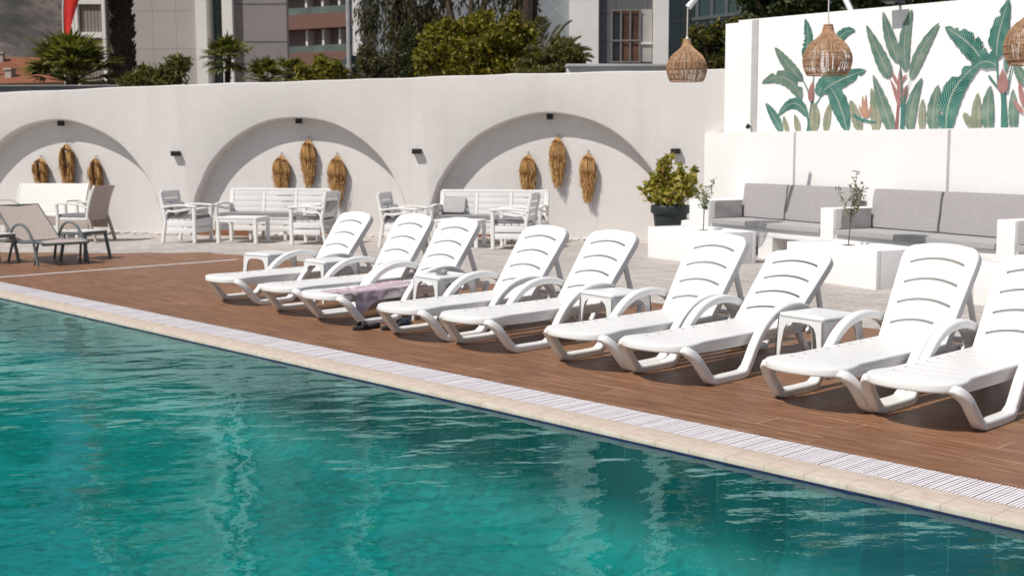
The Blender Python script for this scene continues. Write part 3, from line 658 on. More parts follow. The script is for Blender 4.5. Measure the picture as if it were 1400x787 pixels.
# ---------------------------------------------------------------- pendant lamps
def pendant(loc_,top,lab,lean=0):
    t=thing('rattan_pendant',lab,'lamp',loc_,0,'rattan pendant lamps')
    prof=[(.045,.285),(.055,.25),(.065,.21),(.10,.165),(.16,.12),(.212,.06),(.243,-.01),(.253,-.07),(.245,-.13),(.225,-.19),(.205,-.225)]
    pp=catmull([(r,0,z) for r,z in prof],3)
    bm=BM();n=110
    for k in range(n):
        a=2*PI*k/n;tube(bm,[(p.x*math.cos(a),p.x*math.sin(a),p.z) for p in pp[::2]],.0024,4)
    for i,(r,z) in enumerate(prof):
        if i in (0,1,4,6,7,8,9,10):
            rr=.006 if i in (0,10) else .0032
            pth=[((r+.002)*math.cos(2*PI*k/36),(r+.002)*math.sin(2*PI*k/36),z) for k in range(37)];tube(bm,pth,rr,5,side=(0,0,1))
    for k in range(26):
        a=2*PI*k/26+.1
        for z in (-.10,-.16,-.04): pass
    # dense woven upper skin with gaps
    rg=random.Random(int(loc_[0]*100));ns=150
    for i in range(len(pp)-1):
        p,q=pp[i],pp[i+1]
        for k in range(ns):
            a0=2*PI*k/ns
            zone=0 if p.z>.15 else 1 if p.z>.05 else 2 if p.z>-.13 else 3
            hsh=math.sin(k*12.9898+zone*78.233*0+loc_[0])*43758.5;hsh-=math.floor(hsh)
            if hsh<(.9,.74,.50+.34*math.sin(a0*2+loc_[1])*math.sin(a0*3+1),.36)[zone]:
                a1_=a0+2*PI/ns*.8
                r0,r1=p.x-.003,q.x-.003
                vs=[bm.verts.new((r*math.cos(a),r*math.sin(a),z)) for r,a,z in ((r0,a0,p.z),(r0,a1_,p.z),(r1,a1_,q.z),(r1,a0,q.z))];bm.faces.new(vs)
    obj('shade',bm,MT['rattan'],t,0)
    bm=BM();lathe(bm,[(.012,.22),(.02,.2),(.02,.14),(.028,.11),(.045,.06),(.04,.03),(.015,.012)],16);obj('bulb',bm,MT['bulb'],t)
    bm=BM();lathe(bm,[(.047,.28),(.047,.29),(.02,.30),(.008,.33)],16);tube(bm,[(0,0,.32),(lean*.5,0,(.32+top)/2),(lean,0,top)],.0075,6);obj('cord',bm,MT['cord'],t)
pendant((-9.90,12.30,2.505),.70,'leftmost rattan dome lamp hanging before the arched wall',.004)
pendant((-7.26,11.33,2.435),1.3,'middle rattan dome lamp hanging in front of the leaf mural')
pendant((-4.72,10.53,2.39),1.3,'rattan dome lamp cut by the right edge of the picture')
def pole(a,b,r,lab):
    a,b=Vector(a),Vector(b);t=thing('lamp_pole',lab,'pole',a,0,'white lamp poles')
    bm=BM();tube(bm,[Vector((0,0,0)),b-a],r,12);obj('tube',bm,MT['white_metal'],t)
    bm=BM();d=(b-a).normalized();tube(bm,[-d*.01,d*.05],r*1.12,12);obj('end_cap',bm,MT['white_metal'],t)
pole((-9.89,12.31,3.19),(-9.66,12.57,3.62),.036,'white metal pole end holding the leftmost rattan lamp')
pole((-9.55,15.9,2.9),(-10.6,16.1,4.6),.042,'white metal pole slanting up behind the top of the mural wall')
# floodlights
t=thing('floodlight','tiny black bracket light low on the white wall under the left grey strip','spotlight',(-10.93,15.10,1.75))
bm=BM();box(bm,-.03,.03,-.10,-.085,-.03,.04,.003,rot=Matrix.Rotation(R(35),4,'Y'));obj('housing',bm,MT['black_metal'],t)
bm=BM();tube(bm,[(0,0,0),(0,-.05,.0),(.01,-.09,.0)],.008,6);tube(bm,[(0,-.09,0),(.05,-.09,-.03),(.05,-.07,-.05)],.005,6);obj('bracket',bm,MT['black_metal'],t)
t=thing('floodlight','flat black floodlight on top of the mural wall casting a grey shadow','spotlight',(-8.60,15.10,3.315))
bm=BM();box(bm,-.13,.13,-.24,-.07,.0,.035,.006,rot=Matrix.Rotation(R(-8),4,'X'));obj('housing',bm,MT['black_metal'],t)
bm=BM();box(bm,-.02,.02,-.09,.1,-.012,.012,.003);obj('bracket',bm,MT['black_metal'],t)

# ================================================================ SUN LOUNGERS
def arc_cut(bm,y,half,bulge,wid,z0,z1,n=10,eye=0):
    """curved slot prism for the boolean, bulging in +y"""
    top=[];bot=[]
    for k in range(n+1):
        x=-half+2*half*k/n;c=bulge*(1-(x/half)**2)
        ww=wid/2+(eye if k in (0,1) else 0)*(.7 if k==0 else .4)
        top.append((x,y+c+ww));bot.append((x,y+c-ww))
    prism(bm,bot+top[::-1],z1-z0,base=z0)
def make_lounger(tilt):
    t=thing('sun_lounger','x','sun lounger');ZS=.272;PL=MT['plastic']
    # seat
    def hw(y):
        if y<-.19: return .268*math.sqrt(max(0,1-((y+.19)/.165)**2))**.85
        if y<-.17: return .268
        if y<.02: u=(y+.17)/.19;u=u*u*(3-2*u);return .268-.036*u
        return .232
    ys=[-.355+.165*(1-math.cos(PI/2*k/9)) for k in range(1,10)]+[-.17,-.145,-.12,-.085,-.05,-.015,.02,.14,.3,.5,.7,.9,.975]
    out=[(hw(y),y) for y in ys];outl=[(0,-.355)]+out+[(-x,y) for x,y in out[::-1]]
    bm=slab(BM(),outl,ZS-.052,ZS,.012,3)
    c=BM()
    for k in range(8):
        arc_cut(c,-.09+.125*k,.182,-.035,.017,ZS-.1,ZS+.05,eye=.009)
    bm=boolean_cut(bm,c)
    obj('seat',bm,PL,t,30)
    # backrest (pivot at the hinge)
    bl_=.705;wv=lambda v:.232+.030*min(1,v/.55)
    o=[(wv(0),0),(wv(.2),.2),(wv(.4),.4),(wv(.55),.55)]
    for k in range(7):
        a=PI/2*k/6;o.append((.262-.085+.085*math.cos(a),bl_-.085-.02+.085*math.sin(a)))
    o+=[(.09,bl_-.004)]
    ol=o+[(0,bl_)]+[(-x,y) for x,y in o[::-1]]
    bm=slab(BM(),ol,-.062,0,.009,3);c=BM()
    for v in (.140,.288,.436,.584): arc_cut(c,v-.034,.180+.012*v,.038,.020,-.1,.05)
    bm=boolean_cut(bm,c)
    # hollow underside lip
    b=obj('backrest',bm,PL,t,30);b.location=(0,.955,ZS-.004);b.rotation_euler=(tilt,0,0)
    # frame rails + cross bars
    bm=BM()
    for sx in (-1,1):
        x=sx*.212
        sweep(bm,catmull([(x,-.12,ZS-.052),(x,.3,ZS-.058),(x,.97,ZS-.052),(x,1.25,ZS-.05),(x,1.50,ZS-.05)],3),rprof(.03,.05,.008))
    for y in (.98,1.22,1.49): box(bm,-.2,.2,y-.02,y+.02,ZS-.07,ZS-.035,.006)
    for y in (.0,.35,.7): box(bm,-.2,.2,y-.012,y+.012,ZS-.075,ZS-.047,.003)
    obj('frame',bm,PL,t)
    pa=[(.15,-.25,.234),(.21,-.248,.236),(.255,-.232,.226),(.281,-.185,.185),(.290,-.13,.12),(.292,-.078,.062),(.293,-.03,.028),(.293,.05,.024),(.292,.25,.024),(.292,.315,.034),(.291,.37,.085),(.29,.46,.215),(.29,.56,.315),(.289,.68,.381),(.287,.82,.41),(.285,.96,.405),(.283,1.07,.367),(.28,1.14,.305),(.27,1.165,.235),(.235,1.15,.215)]
    for sx in (-1,1):
        p=catmull([(sx*x,y,z) for x,y,z in pa],5);n=len(p)
        sca=[]
        for i,q in enumerate(p):
            u=i/(n-1);k=1.0
            kx=1.0 if u>.12 else .7+.3*u/.12
            sca.append((kx*(1.15 if .3<u<.5 else 1.0),1.0 if .1<u<.9 else .85))
        bm=BM();sweep(bm,p,rprof(.066,.055,.015,3),scale=sca);obj('armrest',bm,PL,t,45)
    for sx in (-1,1):
        p=catmull([(sx*.215,1.08,.20),(sx*.235,1.13,.11),(sx*.24,1.19,.03),(sx*.24,1.27,.022),(sx*.24,1.36,.03),(sx*.235,1.42,.11),(sx*.215,1.47,.2)],4)
        bm=BM();sweep(bm,p,rprof(.045,.042,.014,2));obj('rear_leg',bm,PL,t,45)
    # prop strut from the back of the backrest down to the rails
    m=Vector((0,.955,ZS-.004))+Vector((0,math.cos(tilt)*.40+math.sin(tilt)*.055,math.sin(tilt)*.40-math.cos(tilt)*.055))
    bm=BM()
    for sx in (-1,1): sweep(bm,[(sx*.235,m.y,m.z),(sx*.237,m.y+(1.36-m.y)*.98,ZS-.035)],rprof(.024,.045,.006))
    box(bm,-.225,.225,m.y-.014,m.y+.014,m.z-.014,m.z+.014,.004);obj('back_strut',bm,PL,t)
    return t
LNG=[(-10.45,6.23,52,'farthest white resin sun lounger, at the left end of the row by the inlaid strip'),
(-9.383,6.19,55,'second white sun lounger from the left, empty, between two low side tables'),
(-8.669,6.15,54,'white sun lounger with a pink striped towel draped over its seat'),
(-7.51,6.09,51.5,'white sun lounger just right of the black sandals, fourth in the row'),
(-6.781,6.12,50.5,'white sun lounger fifth from the left, mid-row, before the potted shrub'),
(-5.711,6.16,54,'white sun lounger before the far-left planter box, sixth from the left'),
(-5.033,6.165,42.5,'white sun lounger with the lowest reclined back, before the middle planter box'),
(-3.916,6.165,57.5,'white sun lounger with the most upright back, next to the nearest side table'),
(-3.275,6.19,52,'nearest white sun lounger, cut off by the right edge of the picture')]
G='white resin sun loungers lined up on the deck'
proto=make_lounger(R(57))
for i,(x,y,a,lab) in enumerate(LNG):
    o=proto if i==0 else dup(proto)
    o.location=(x+(.05,.03,.03,.02,.02,.02,.02,.015,.015)[i],y,0);o.rotation_euler=(0,0,R((2,1.5,2,1.2,.4,0.8,1.5,0,1)[i]));o['label']=lab;o['group']=G
    for ch in o.children:
        if ch.name.startswith('backrest'): ch.rotation_euler=(R(a),0,0)
        if ch.name.startswith('back_strut') and i:
            # strut re-made for the recline of this lounger
            tilt=R(a);m=Vector((0,.955,.268))+Vector((0,math.cos(tilt)*.40+math.sin(tilt)*.055,math.sin(tilt)*.40-math.cos(tilt)*.055));bm=BM()
            for sx in (-1,1): sweep(bm,[(sx*.235,m.y,m.z),(sx*.237,m.y+(1.36-m.y)*.98,.237)],rprof(.024,.045,.006))
            box(bm,-.225,.225,m.y-.014,m.y+.014,m.z-.014,m.z+.014,.004);finish(bm)
            me=bpy.data.meshes.new('back_strut');bm.to_mesh(me);bm.free();me.materials.append(MT['plastic']);ch.data=me

# ---------------------------------------------------------------- side tables
def make_table(mat,h=.40,s=.192):
    t=thing('side_table','x','side table')
    bm=slab(BM(),rrect(-s,s,-s,s,.035,4),h-.03,h,.012,3)
    slab(bm,rrect(-s+.03,s-.03,-s+.03,s-.03,.03,3),h-.002,h+.003,.002,1)
    obj('table_top',bm,mat,t,40)
    for sx in (-1,1):
        for sy in (-1,1):
            bm=BM()
            # corner leg: two flared plates meeting at the corner with a curved gusset up to the skirt
            pl=[(0,0),(.035,0),(.046,.20),(.058,h-.11),(.075,h-.075),(.11,h-.055),(s-.001,h-.050),(s-.001,h-.029),(0,h-.029)]
            def plate(ax):
                a=[];b=[]
                for u,z in pl:
                    fl=.02*(1-z/h)
                    for dep,lst in ((0,a),(.012,b)):
                        if ax==0: p=(sx*(s+fl-.004-u),sy*(s+fl-.004-dep),z)
                        else: p=(sx*(s+fl-.004-dep),sy*(s+fl-.004-u),z)
                        lst.append(bm.verts.new(p))
                n=len(a);bm.faces.new(a);bm.faces.new(b[::-1])
                for i in range(n): bm.faces.new((a[i],b[i],b[(i+1)%n],a[(i+1)%n]))
            plate(0);plate(1);bmesh.ops.triangulate(bm,faces=[f for f in bm.faces if len(f.verts)>4])
            obj('leg',bm,mat,t,30)
    return t
TB=[(-11.05,6.93,8,'white square side table left of the farthest sun lounger'),(-9.96,6.93,-4,'white square side table between the first two sun loungers from the left'),
(-8.09,6.80,-6,'white square side table with a small dark ashtray, right of the towel'),(-6.24,6.93,-9,'white square side table between the fifth and sixth sun loungers'),
(-4.48,6.98,-8,'nearest white square side table, between the lowest reclined and the most upright loungers')]
tp=make_table(MT['table_plastic'])
for i,(x,y,a,lab) in enumerate(TB):
    o=tp if i==0 else dup(tp)
    o.location=(x,y,0);o.rotation_euler=(0,0,R(a));o['label']=lab;o['group']='white side tables between the loungers'
# ashtray
t=thing('ashtray','small dark scalloped ashtray on the side table beside the pink towel','ashtray',(-8.06,6.74,.403))
bm=BM();n=24;prof=[(.03,0),(.045,.004),(.055,.03),(.05,.03),(.04,.01),(.002,.008)]
lathe(bm,prof,n,caps=False)
for v in bm.verts:
    a=math.atan2(v.co.y,v.co.x)
    if v.co.z>.02: v.co.z+=.010*math.sin(a*6)
obj('bowl',bm,MT['grey_metal'],t)
bm=BM()
for k in range(3): tube(bm,[(.0,.01*k,.02),(.06*math.cos(k*2),.06*math.sin(k*2),.042)],.004,6)
obj('cigarette_ends',bm,MT['cord'],t)
# ---------------------------------------------------------------- towel on the third lounger
LX,LY=-8.669,6.15
def towel():
    t=thing('towel','pink and lilac striped fringed towel draped over the seat edge of a sun lounger','towel',(LX,LY,0),R(2))
    ny,nx=46,34;V=[];UV=[];F=[]
    zt=.2745
    for j in range(ny+1):
        v=j/ny;y=-.22+v*.95
        # the long free edge hangs lowest near the foot and tapers away towards the head
        hang=.012
        if -.13<y<.36: hang=max(.012,.20*(1-(y+.08)/.44)) if y>-.08 else .012+.19*(y+.13)/.05
        xin=-.02+.06*math.sin(v*5)-.10*v
        edge=.274 if y<-.17 else .274-.036*min(1,(y+.17)/.19)
        ltop=edge-xin;tot=ltop+hang
        for i in range(nx+1):
            d=tot*i/nx
            if d<ltop:
                x=xin+d;z=zt+.006+.005*math.sin(x*60+y*14)*math.sin(y*33)+.004*math.sin(y*70)
                if i<3: z-=.003*(3-i)
            else:
                q=d-ltop;x=edge+.026+.016*math.sin(y*36+q*9)*min(1,q/.08)+.01*min(1,q/.05);z=zt+.006-q
            V.append((x,y+.05*(max(0,d-ltop)/.3)*.6,z));UV.append((v,d/.62))
    for j in range(ny):
        for i in range(nx):
            a=j*(nx+1)+i;F.append((a,a+1,a+nx+2,a+nx+1))
    me=bpy.data.meshes.new('cloth');me.from_pydata(V,[],F);me.materials.append(MT['towel'])
    uv=me.uv_layers.new(name='UVMap')
    for l in me.loops: uv.data[l.index].uv=UV[l.vertex_index]
    for p in me.polygons:p.use_smooth=True
    o=bpy.data.objects.new('cloth',me);COL.objects.link(o);o.parent=t
    md=o.modifiers.new('thick','SOLIDIFY');md.thickness=.004;md.offset=1
    bm=BM();rg=random.Random(2)
    for k in range(34):
        y=-.09+k*.0145+rg.uniform(-.004,.004);x=.245;z=zt+.014
        tube(bm,catmull([(x-.02,y,z),(x+.012,y+.006,z-.004),(x+.028,y+.02+rg.uniform(0,.01),z-.045-rg.uniform(0,.02))],3),.0035,5)
    obj('fringe',bm,MT['fringe'],t)
    bm=BM()
    for k in range(16):
        y=-.22;x=.0+k*.012
        tube(bm,[(x,y+.01,zt+.008),(x+.005,y-.03,zt+.004)],.0035,5)
    obj('fringe',bm,MT['fringe'],t)
towel()
# ---------------------------------------------------------------- sandals
def sandal(loc_,rz,lab,mat,strap=1.0,tiltx=0):
    t=thing('sandal',lab,'sandal',loc_,rz,'sandals on the deck')
    o=[]
    for k in range(28):
        a=2*PI*k/28;x=.135*math.cos(a);wd_=.047 if x>0 else .037
        y=wd_*math.sin(a)*(1-.12*math.cos(2*a))+.006*math.cos(a);o.append((x,y))
    bm=slab(BM(),o,0,.028,.008,2)
    for v in bm.verts:
        if v.co.x<0: v.co.z*=1+.5*min(1,-v.co.x/.1)
    obj('sole',bm,mat,t,40)
    bm=BM()
    for dx,h,w_ in ((.045,.05,.02),):
        p=catmull([(dx,-.05,.012),(dx-.006,-.046,.045*strap),(dx-.012,-.015,h*strap+.012),(dx-.012,.02,h*strap+.012),(dx-.006,.048,.045*strap),(dx,.05,.012)],4)
        sweep(bm,p,rprof(w_*2,.005,.002,1),side=(1,0,0))
    obj('strap',bm,mat,t,40)
sandal((-8.16,6.02,0),R(265),'black sandal with a tall arched strap in front of the towel lounger',MT['rubber'],1.0)
sandal((-8.02,6.18,0),R(280),'flat black sandal half hidden behind the front leg of a lounger',MT['rubber'],.45)
sandal((-8.14,6.40,0),R(300),'dark navy sandal under the sun lounger right of the towel',MT['navy_rubber'],.9)

# ================================================================ SLATTED FURNITURE
def slat_seat(name,lab,cat,bays,W,loc_,rz,group):
    t=thing(name,lab,cat,loc_,rz,group);m=MT['white_wood'];dp=.60;sh=.385;ah=.585;bh=.79
    x=W/2-.03
    for sx in (-1,1):
        bm=BM();sweep(bm,[(sx*x,-dp/2+.035,0),(sx*x,-dp/2+.03,ah-.03)],rprof(.05,.055,.012));obj('leg',bm,m,t)
        bm=BM();sweep(bm,[(sx*x,dp/2-.015,0),(sx*x,dp/2-.075,sh-.02),(sx*x,dp/2+.0,bh-.01)],rprof(.05,.05,.012));obj('leg',bm,m,t)
        bm=BM();sweep(bm,catmull([(sx*x,-dp/2-.01,ah-.02),(sx*x,0,ah-.005),(sx*x,dp/2-.04,ah-.035)],4),rprof(.07,.032,.012));obj('armrest',bm,m,t)
        bm=BM();sweep(bm,catmull([(sx*x,-dp/2+.06,ah-.05),(sx*x,.06,ah-.10),(sx*x,.18,sh+.10),(sx*x,.235,sh+.0)],4),rprof(.03,.035,.01));obj('arm_brace',bm,m,t)
    if bays>1:
        for k in range(1,bays):
            xx=-W/2+W*k/bays
            for y in (-dp/2+.07,dp/2-.06):
                bm=BM();sweep(bm,[(xx,y,0),(xx,y,sh-.05)],rprof(.05,.05,.01));obj('leg',bm,m,t)
    bm=BM()
    for k in range(5): y0=-dp/2+.0+k*.105;box(bm,-W/2+.05,W/2-.05,y0,y0+.092,sh-.04,sh-.018,.005)
    obj('seat',bm,m,t)
    bm=BM()
    for z0,z1 in ((sh-.135,sh-.045),(sh-.235,sh-.155)): box(bm,-W/2+.058,W/2-.058,-dp/2+.012,-dp/2+.034,z0,z1,.005)
    for sx in (-1,1):
        for z0,z1 in ((sh-.135,sh-.045),(sh-.235,sh-.155)): box(bm,sx*x-.012,sx*x+.012,-dp/2+.066,dp/2-.10,z0,z1,.005)
    obj('apron',bm,m,t)
    bm=BM();bw=(W-.11)/bays
    for b in range(bays):
        x0=-W/2+.055+b*bw
        for k in range(4):
            z0=sh+.025+k*.095;yy=dp/2-.075+(z0+.04-sh)*.185
            box(bm,x0+.028,x0+bw-.028,yy-.016,yy+.006,z0,z0+.08,.005)
    for b in range(bays+1):
        xx=-W/2+.055+b*bw
        sweep(bm,[(xx,dp/2-.085,sh-.02),(xx,dp/2-.012,bh-.01)],rprof(.05,.03,.008))
    sweep(bm,[(-W/2+.03,dp/2-.012,bh-.005),(W/2-.03,dp/2-.012,bh-.005)],rprof(.035,.045,.01),side=(0,1,0))
    obj('backrest',bm,m,t);return t
def free_cushion(W,Dp,Hh,loc_,rz,lab,seed,name='seat_cushion',tx=0,group='grey cushions on the slatted seats',mat='dark_grey_fabric'):
    o=cushion(name,-W/2,W/2,-Dp/2,Dp/2,0,Hh,lab,'cushion',0,mat,seed,group);o.location=loc_;o.rotation_euler=(tx,0,rz);return o
def wloc(s_,off,z=0): return WP(s_,off,z)
def at_local(s_,off,th,lx,ly,z): 
    p=WP(s_,off,z);v=Matrix.Rotation(th,3,'Z')@Vector((lx,ly,0));return p+v
TA1=WANG+PI/2;TA2=WANG-PI/2
sets=[('middle arch',(2.10,1.38),(4.25,1.36),(3.23,.62),1.80,(3.04,1.34)),('right arch',(5.77,1.60),(7.48,1.58),(6.87,.72),1.76,(6.60,1.45))]
for i,(nm,c1,c2,sf,sw,tbp) in enumerate(sets):
    slat_seat('slatted_armchair','white slatted armchair facing right, left of the group before the %s'%nm,'armchair',1,.60,wloc(*c1),TA1,'white slatted armchairs')
    slat_seat('slatted_armchair','white slatted armchair seen from behind, right of the group before the %s'%nm,'armchair',1,.60,wloc(*c2),TA2,'white slatted armchairs')
    slat_seat('slatted_sofa','white slatted three-seat sofa standing in front of the %s'%nm,'sofa',3,sw,wloc(*sf),WANG,'white slatted sofas')
    free_cushion(.48,.47,.055,at_local(*c1,TA1,0,-.03,.372),TA1,'grey seat cushion on the left slatted armchair before the %s'%nm,1+i)
    free_cushion(.48,.47,.055,at_local(*c2,TA2,0,-.03,.372),TA2,'grey cushion on the slatted armchair seen from behind before the %s'%nm,3+i)
    free_cushion(sw-.14,.47,.055,at_local(*sf,WANG,0,-.03,.372),WANG,'long grey seat cushion on the slatted sofa before the %s'%nm,5+i)
    free_cushion(.34,.11,.20,at_local(*c1,TA1,.03,.10,.43),TA1,'pale scatter pillow in the left slatted armchair before the %s'%nm,8+i,'scatter_pillow',R(-34),'pale scatter pillows on the slatted seats','pale_fabric')
    if i==0: free_cushion(.36,.12,.28,at_local(*c2,TA2,.02,.13,.43),TA2,'pale pillow in the slatted armchair seen from behind before the middle arch',18,'scatter_pillow',R(-34),'pale scatter pillows on the slatted seats','pale_fabric')
    else: free_cushion(.36,.12,.28,at_local(*sf,WANG,-.62,.13,.43),WANG,'pale pillow at the left end of the slatted sofa before the right arch',19,'scatter_pillow',R(-34),'pale scatter pillows on the slatted seats','pale_fabric')
    t=thing('coffee_table',('white slatted coffee table in front of the middle sofa','white coffee table mostly hidden behind the sun loungers, before the right arch')[i],'table',wloc(*tbp),WANG,'white coffee tables')
    m=MT['white_wood'];w2,d2,hh=.345,.25,.40
    bm=BM()
    for k in range(5): box(bm,-w2+.0,w2,-d2+k*.1+.003,-d2+k*.1+.097,hh-.025,hh,.005)
    obj('table_top',bm,m,t)
    bm=BM();box(bm,-w2+.02,w2-.02,-d2+.01,-d2+.03,hh-.075,hh-.026,.004);box(bm,-w2+.02,w2-.02,d2-.03,d2-.01,hh-.075,hh-.026,.004)
    box(bm,-w2+.01,-w2+.03,-d2+.031,d2-.031,hh-.075,hh-.026,.004);box(bm,w2-.03,w2-.01,-d2+.031,d2-.031,hh-.075,hh-.026,.004);obj('apron',bm,m,t)
    for sx in (-1,1):
        for sy in (-1,1):
            bm=BM();sweep(bm,[(sx*(w2-.03),sy*(d2-.03),0),(sx*(w2-.03),sy*(d2-.03),hh-.027)],rprof(.055,.055,.012));obj('leg',bm,m,t)

# ---------------------------------------------------------------- mesh-fabric group at the left
def mesh_seat(name,lab,cat,W,loc_,rz,back,dp=.66,sh=.40,bh=.88,ah=.60):
    t=thing(name,lab,cat,loc_,rz);m=MT['frame_white'];x=W/2-.025
    for sx in (-1,1):
        bm=BM();sweep(bm,catmull([(sx*x,-dp/2+.02,0),(sx*x,-dp/2+.05,.3),(sx*x,-dp/2+.04,ah-.02)],3),rprof(.045,.05,.014));obj('leg',bm,m,t)
        bm=BM();sweep(bm,catmull([(sx*x,dp/2+.06,0),(sx*x,dp/2-.05,sh-.06),(sx*x,dp/2-.08,sh)],4),rprof(.045,.05,.014));obj('leg',bm,MT['textile_tan'] if back=='tan' else m,t)
        bm=BM();sweep(bm,catmull([(sx*x,-dp/2+.03,ah-.03),(sx*x,-dp/2+.10,ah),(sx*x,.08,ah-.01),(sx*x,dp/2-.06,ah-.07)],4),rprof(.055,.03,.012));obj('armrest',bm,m,t)
    bm=BM();box(bm,-x,x,-dp/2+.04,dp/2-.08,sh-.06,sh-.02,.012);obj('seat',bm,m,t)
    def yb(z): u=(z-sh)/(bh-sh);return dp/2-.09+.05*u+.10*u*u
    n=10;fr=[];bk=[]
    bm=BM();sec=[]
    for k in range(n+1):
        z=sh-.05+(bh-sh+.05)*k/n;y=yb(max(z,sh));xx=x*(1-.0*k/n)+.012*(k/n);tw=.012*math.sin(PI*k/n)
        sec.append([(-xx,y,z),(-xx*.5,y+.02,z),(0,y+.026,z),(xx*.5,y+.02,z),(xx,y,z),(xx,y+.03,z),(xx*.5,y+.05,z),(0,y+.056,z),(-xx*.5,y+.05,z),(-xx,y+.03,z)])
    loft(bm,sec);obj('backrest',bm,MT['textile_tan'] if back=='tan' else MT['textile_white'],t,50)
    for sx in (-1,1):
        bm=BM();sweep(bm,[(sx*(x+.01),yb(max(z,sh))+.012,z) for z in [sh-.05+(bh-sh+.055)*k/8 for k in range(9)]],rprof(.03,.04,.01));obj('back_post',bm,m,t)
    bm=BM();box(bm,-x+.02,x-.02,-dp/2+.05,-dp/2+.07,sh-.20,sh-.061,.006)
    for sx in (-1,1): box(bm,sx*x-.01,sx*x+.01,-dp/2+.08,dp/2-.07,sh-.20,sh-.061,.006)
    obj('side_panel',bm,MT['textile_tan'],t);return t
mesh_seat('mesh_armchair','white framed armchair with a tall taupe mesh back, seen from behind at the left','armchair',.60,wloc(.36,1.55),TA2,'tan')
mesh_seat('mesh_sofa','white two-seat mesh sofa in front of the left arch behind the taupe lounger','sofa',1.34,wloc(-.92,.78),WANG,'white',bh=.87)
free_cushion(.50,.5,.05,at_local(.36,1.55,TA2,0,-.02,.385),TA2,'thin grey seat cushion on the taupe-backed armchair',31)
t=thing('wicker_coffee_table','low taupe coffee table with a pale top before the white mesh sofa','table',wloc(-.98,1.86),WANG)
bm=slab(BM(),rrect(-.36,.36,-.27,.27,.03),.395,.42,.008,2);obj('table_top',bm,MT['frame_white'],t)
bm=BM()
for q in ((-.34,.34,-.25,-.23),(-.34,.34,.23,.25),(-.34,-.32,-.229,.229),(.32,.34,-.229,.229)): box(bm,*q,.27,.394,.004)
obj('apron',bm,MT['textile_tan'],t)
for sx in (-1,1):
    for sy in (-1,1):
        bm=BM();box(bm,sx*.31-.025,sx*.31+.025,sy*.22-.025,sy*.22+.025,0,.269,.008);obj('leg',bm,MT['textile_tan'],t)
# taupe sun lounger (foot towards +X)
def tan_lounger():
    t=thing('mesh_sun_lounger','taupe mesh sun lounger with curved dark grey arms at the left edge of the deck','sun lounger',(-15.40,6.585,0),R(90))
    fm=MT['frame_dark'];fb=MT['textile_tan']
    # local: -y is the foot end, x across
    hwid=.31
    sp=[(-.12,.285),(-.06,.305),(.2,.30),(.5,.28),(.72,.275)]
    sp=[(p.x,p.y) for p in catmull([(a,b,0) for a,b in sp],4)]
    bm=BM();loft(bm,[[(-hwid+.03,y,z),(0,y,z-.015),(hwid-.03,y,z),(hwid-.03,y,z-.012),(0,y,z-.027),(-hwid+.03,y,z-.012)] for y,z in sp]);obj('seat_sling',bm,fb,t,50)
    a=R(33);bp=[(.74+math.cos(a)*v,.285+math.sin(a)*v) for v in (0,.2,.4,.6,.80)]
    bm=BM();loft(bm,[[(-hwid+.03,y,z),(0,y+.008,z-.012),(hwid-.03,y,z),(hwid-.03,y+.008,z-.012),(0,y+.016,z-.024),(-hwid+.03,y+.008,z-.012)] for y,z in bp]);obj('back_sling',bm,fb,t,50)
    bm=BM()
    for sx in (-1,1):
        tube(bm,[(sx*(hwid-.015),y,z-.008) for y,z in sp]+[(sx*(hwid-.015),1.25,.255)],.019,8)
        tube(bm,[(sx*(hwid-.02),y,z-.008) for y,z in bp],.014,8)
    tube(bm,[(-hwid+.015,-.12,.275),(hwid-.015,-.12,.275)],.018,8);tube(bm,[(-hwid,.74,.265),(hwid,.74,.265)],.016,8);tube(bm,[(-hwid,1.25,.255),(hwid,1.25,.255)],.016,8)
    tube(bm,[(-hwid+.02,bp[-1][0],bp[-1][1]-.01),(hwid-.02,bp[-1][0],bp[-1][1]-.01)],.013,8)
    tube(bm,[(-.2,bp[2][0],bp[2][1]-.02),(-.2,1.2,.26)],.01,6);tube(bm,[(.2,bp[2][0],bp[2][1]-.02),(.2,1.2,.26)],.01,6);obj('frame',bm,fm,t)
    for sx in (-1,1):
        p=catmull([(sx*(hwid+.02),-.03,0),(sx*(hwid+.02),.03,.17),(sx*(hwid+.02),.12,.33),(sx*(hwid+.02),.28,.46),(sx*(hwid+.02),.48,.505),(sx*(hwid+.02),.68,.47),(sx*(hwid+.02),.80,.38),(sx*hwid,.84,.30)],5)
        bm=BM();sweep(bm,p,rprof(.034,.03,.01));obj('armrest',bm,fm,t)
        bm=BM();tube(bm,[(sx*(hwid-.02),.85,.26),(sx*(hwid-.0),.98,0)],.018,8);obj('leg',bm,fm,t)
        bm=BM();tube(bm,[(sx*(hwid-.03),.06,.29),(sx*(hwid-.01),.16,.0)],.016,8);obj('leg',bm,fm,t)
tan_lounger()
def dark_table(x,y,a,lab):
    t=thing('grey_side_table',lab,'side table',(x,y,0),a,'grey side tables by the taupe lounger');s=.205;h=.385
    bm=slab(BM(),rrect(-s,s,-s,s,.02),h-.012,h,.004,2);obj('table_top',bm,MT['frame_white'],t)
    bm=BM()
    for q in ((-s,s,-s,-s+.03),(-s,s,s-.03,s),(-s,-s+.03,-s+.031,s-.031),(s-.03,s,-s+.031,s-.031)): box(bm,*q,h-.048,h-.0125,.004)
    obj('apron',bm,MT['frame_dark'],t)
    for sx in (-1,1):
        for sy in (-1,1):
            bm=BM();sweep(bm,[(sx*(s+.018),sy*(s+.018),0),(sx*(s-.022),sy*(s-.022),h-.049)],rprof(.036,.036,.008),side=(1,0,0));obj('leg',bm,MT['frame_dark'],t)
dark_table(-15.95,7.14,R(20),'grey side table with a pale top behind the foot of the taupe mesh lounger')
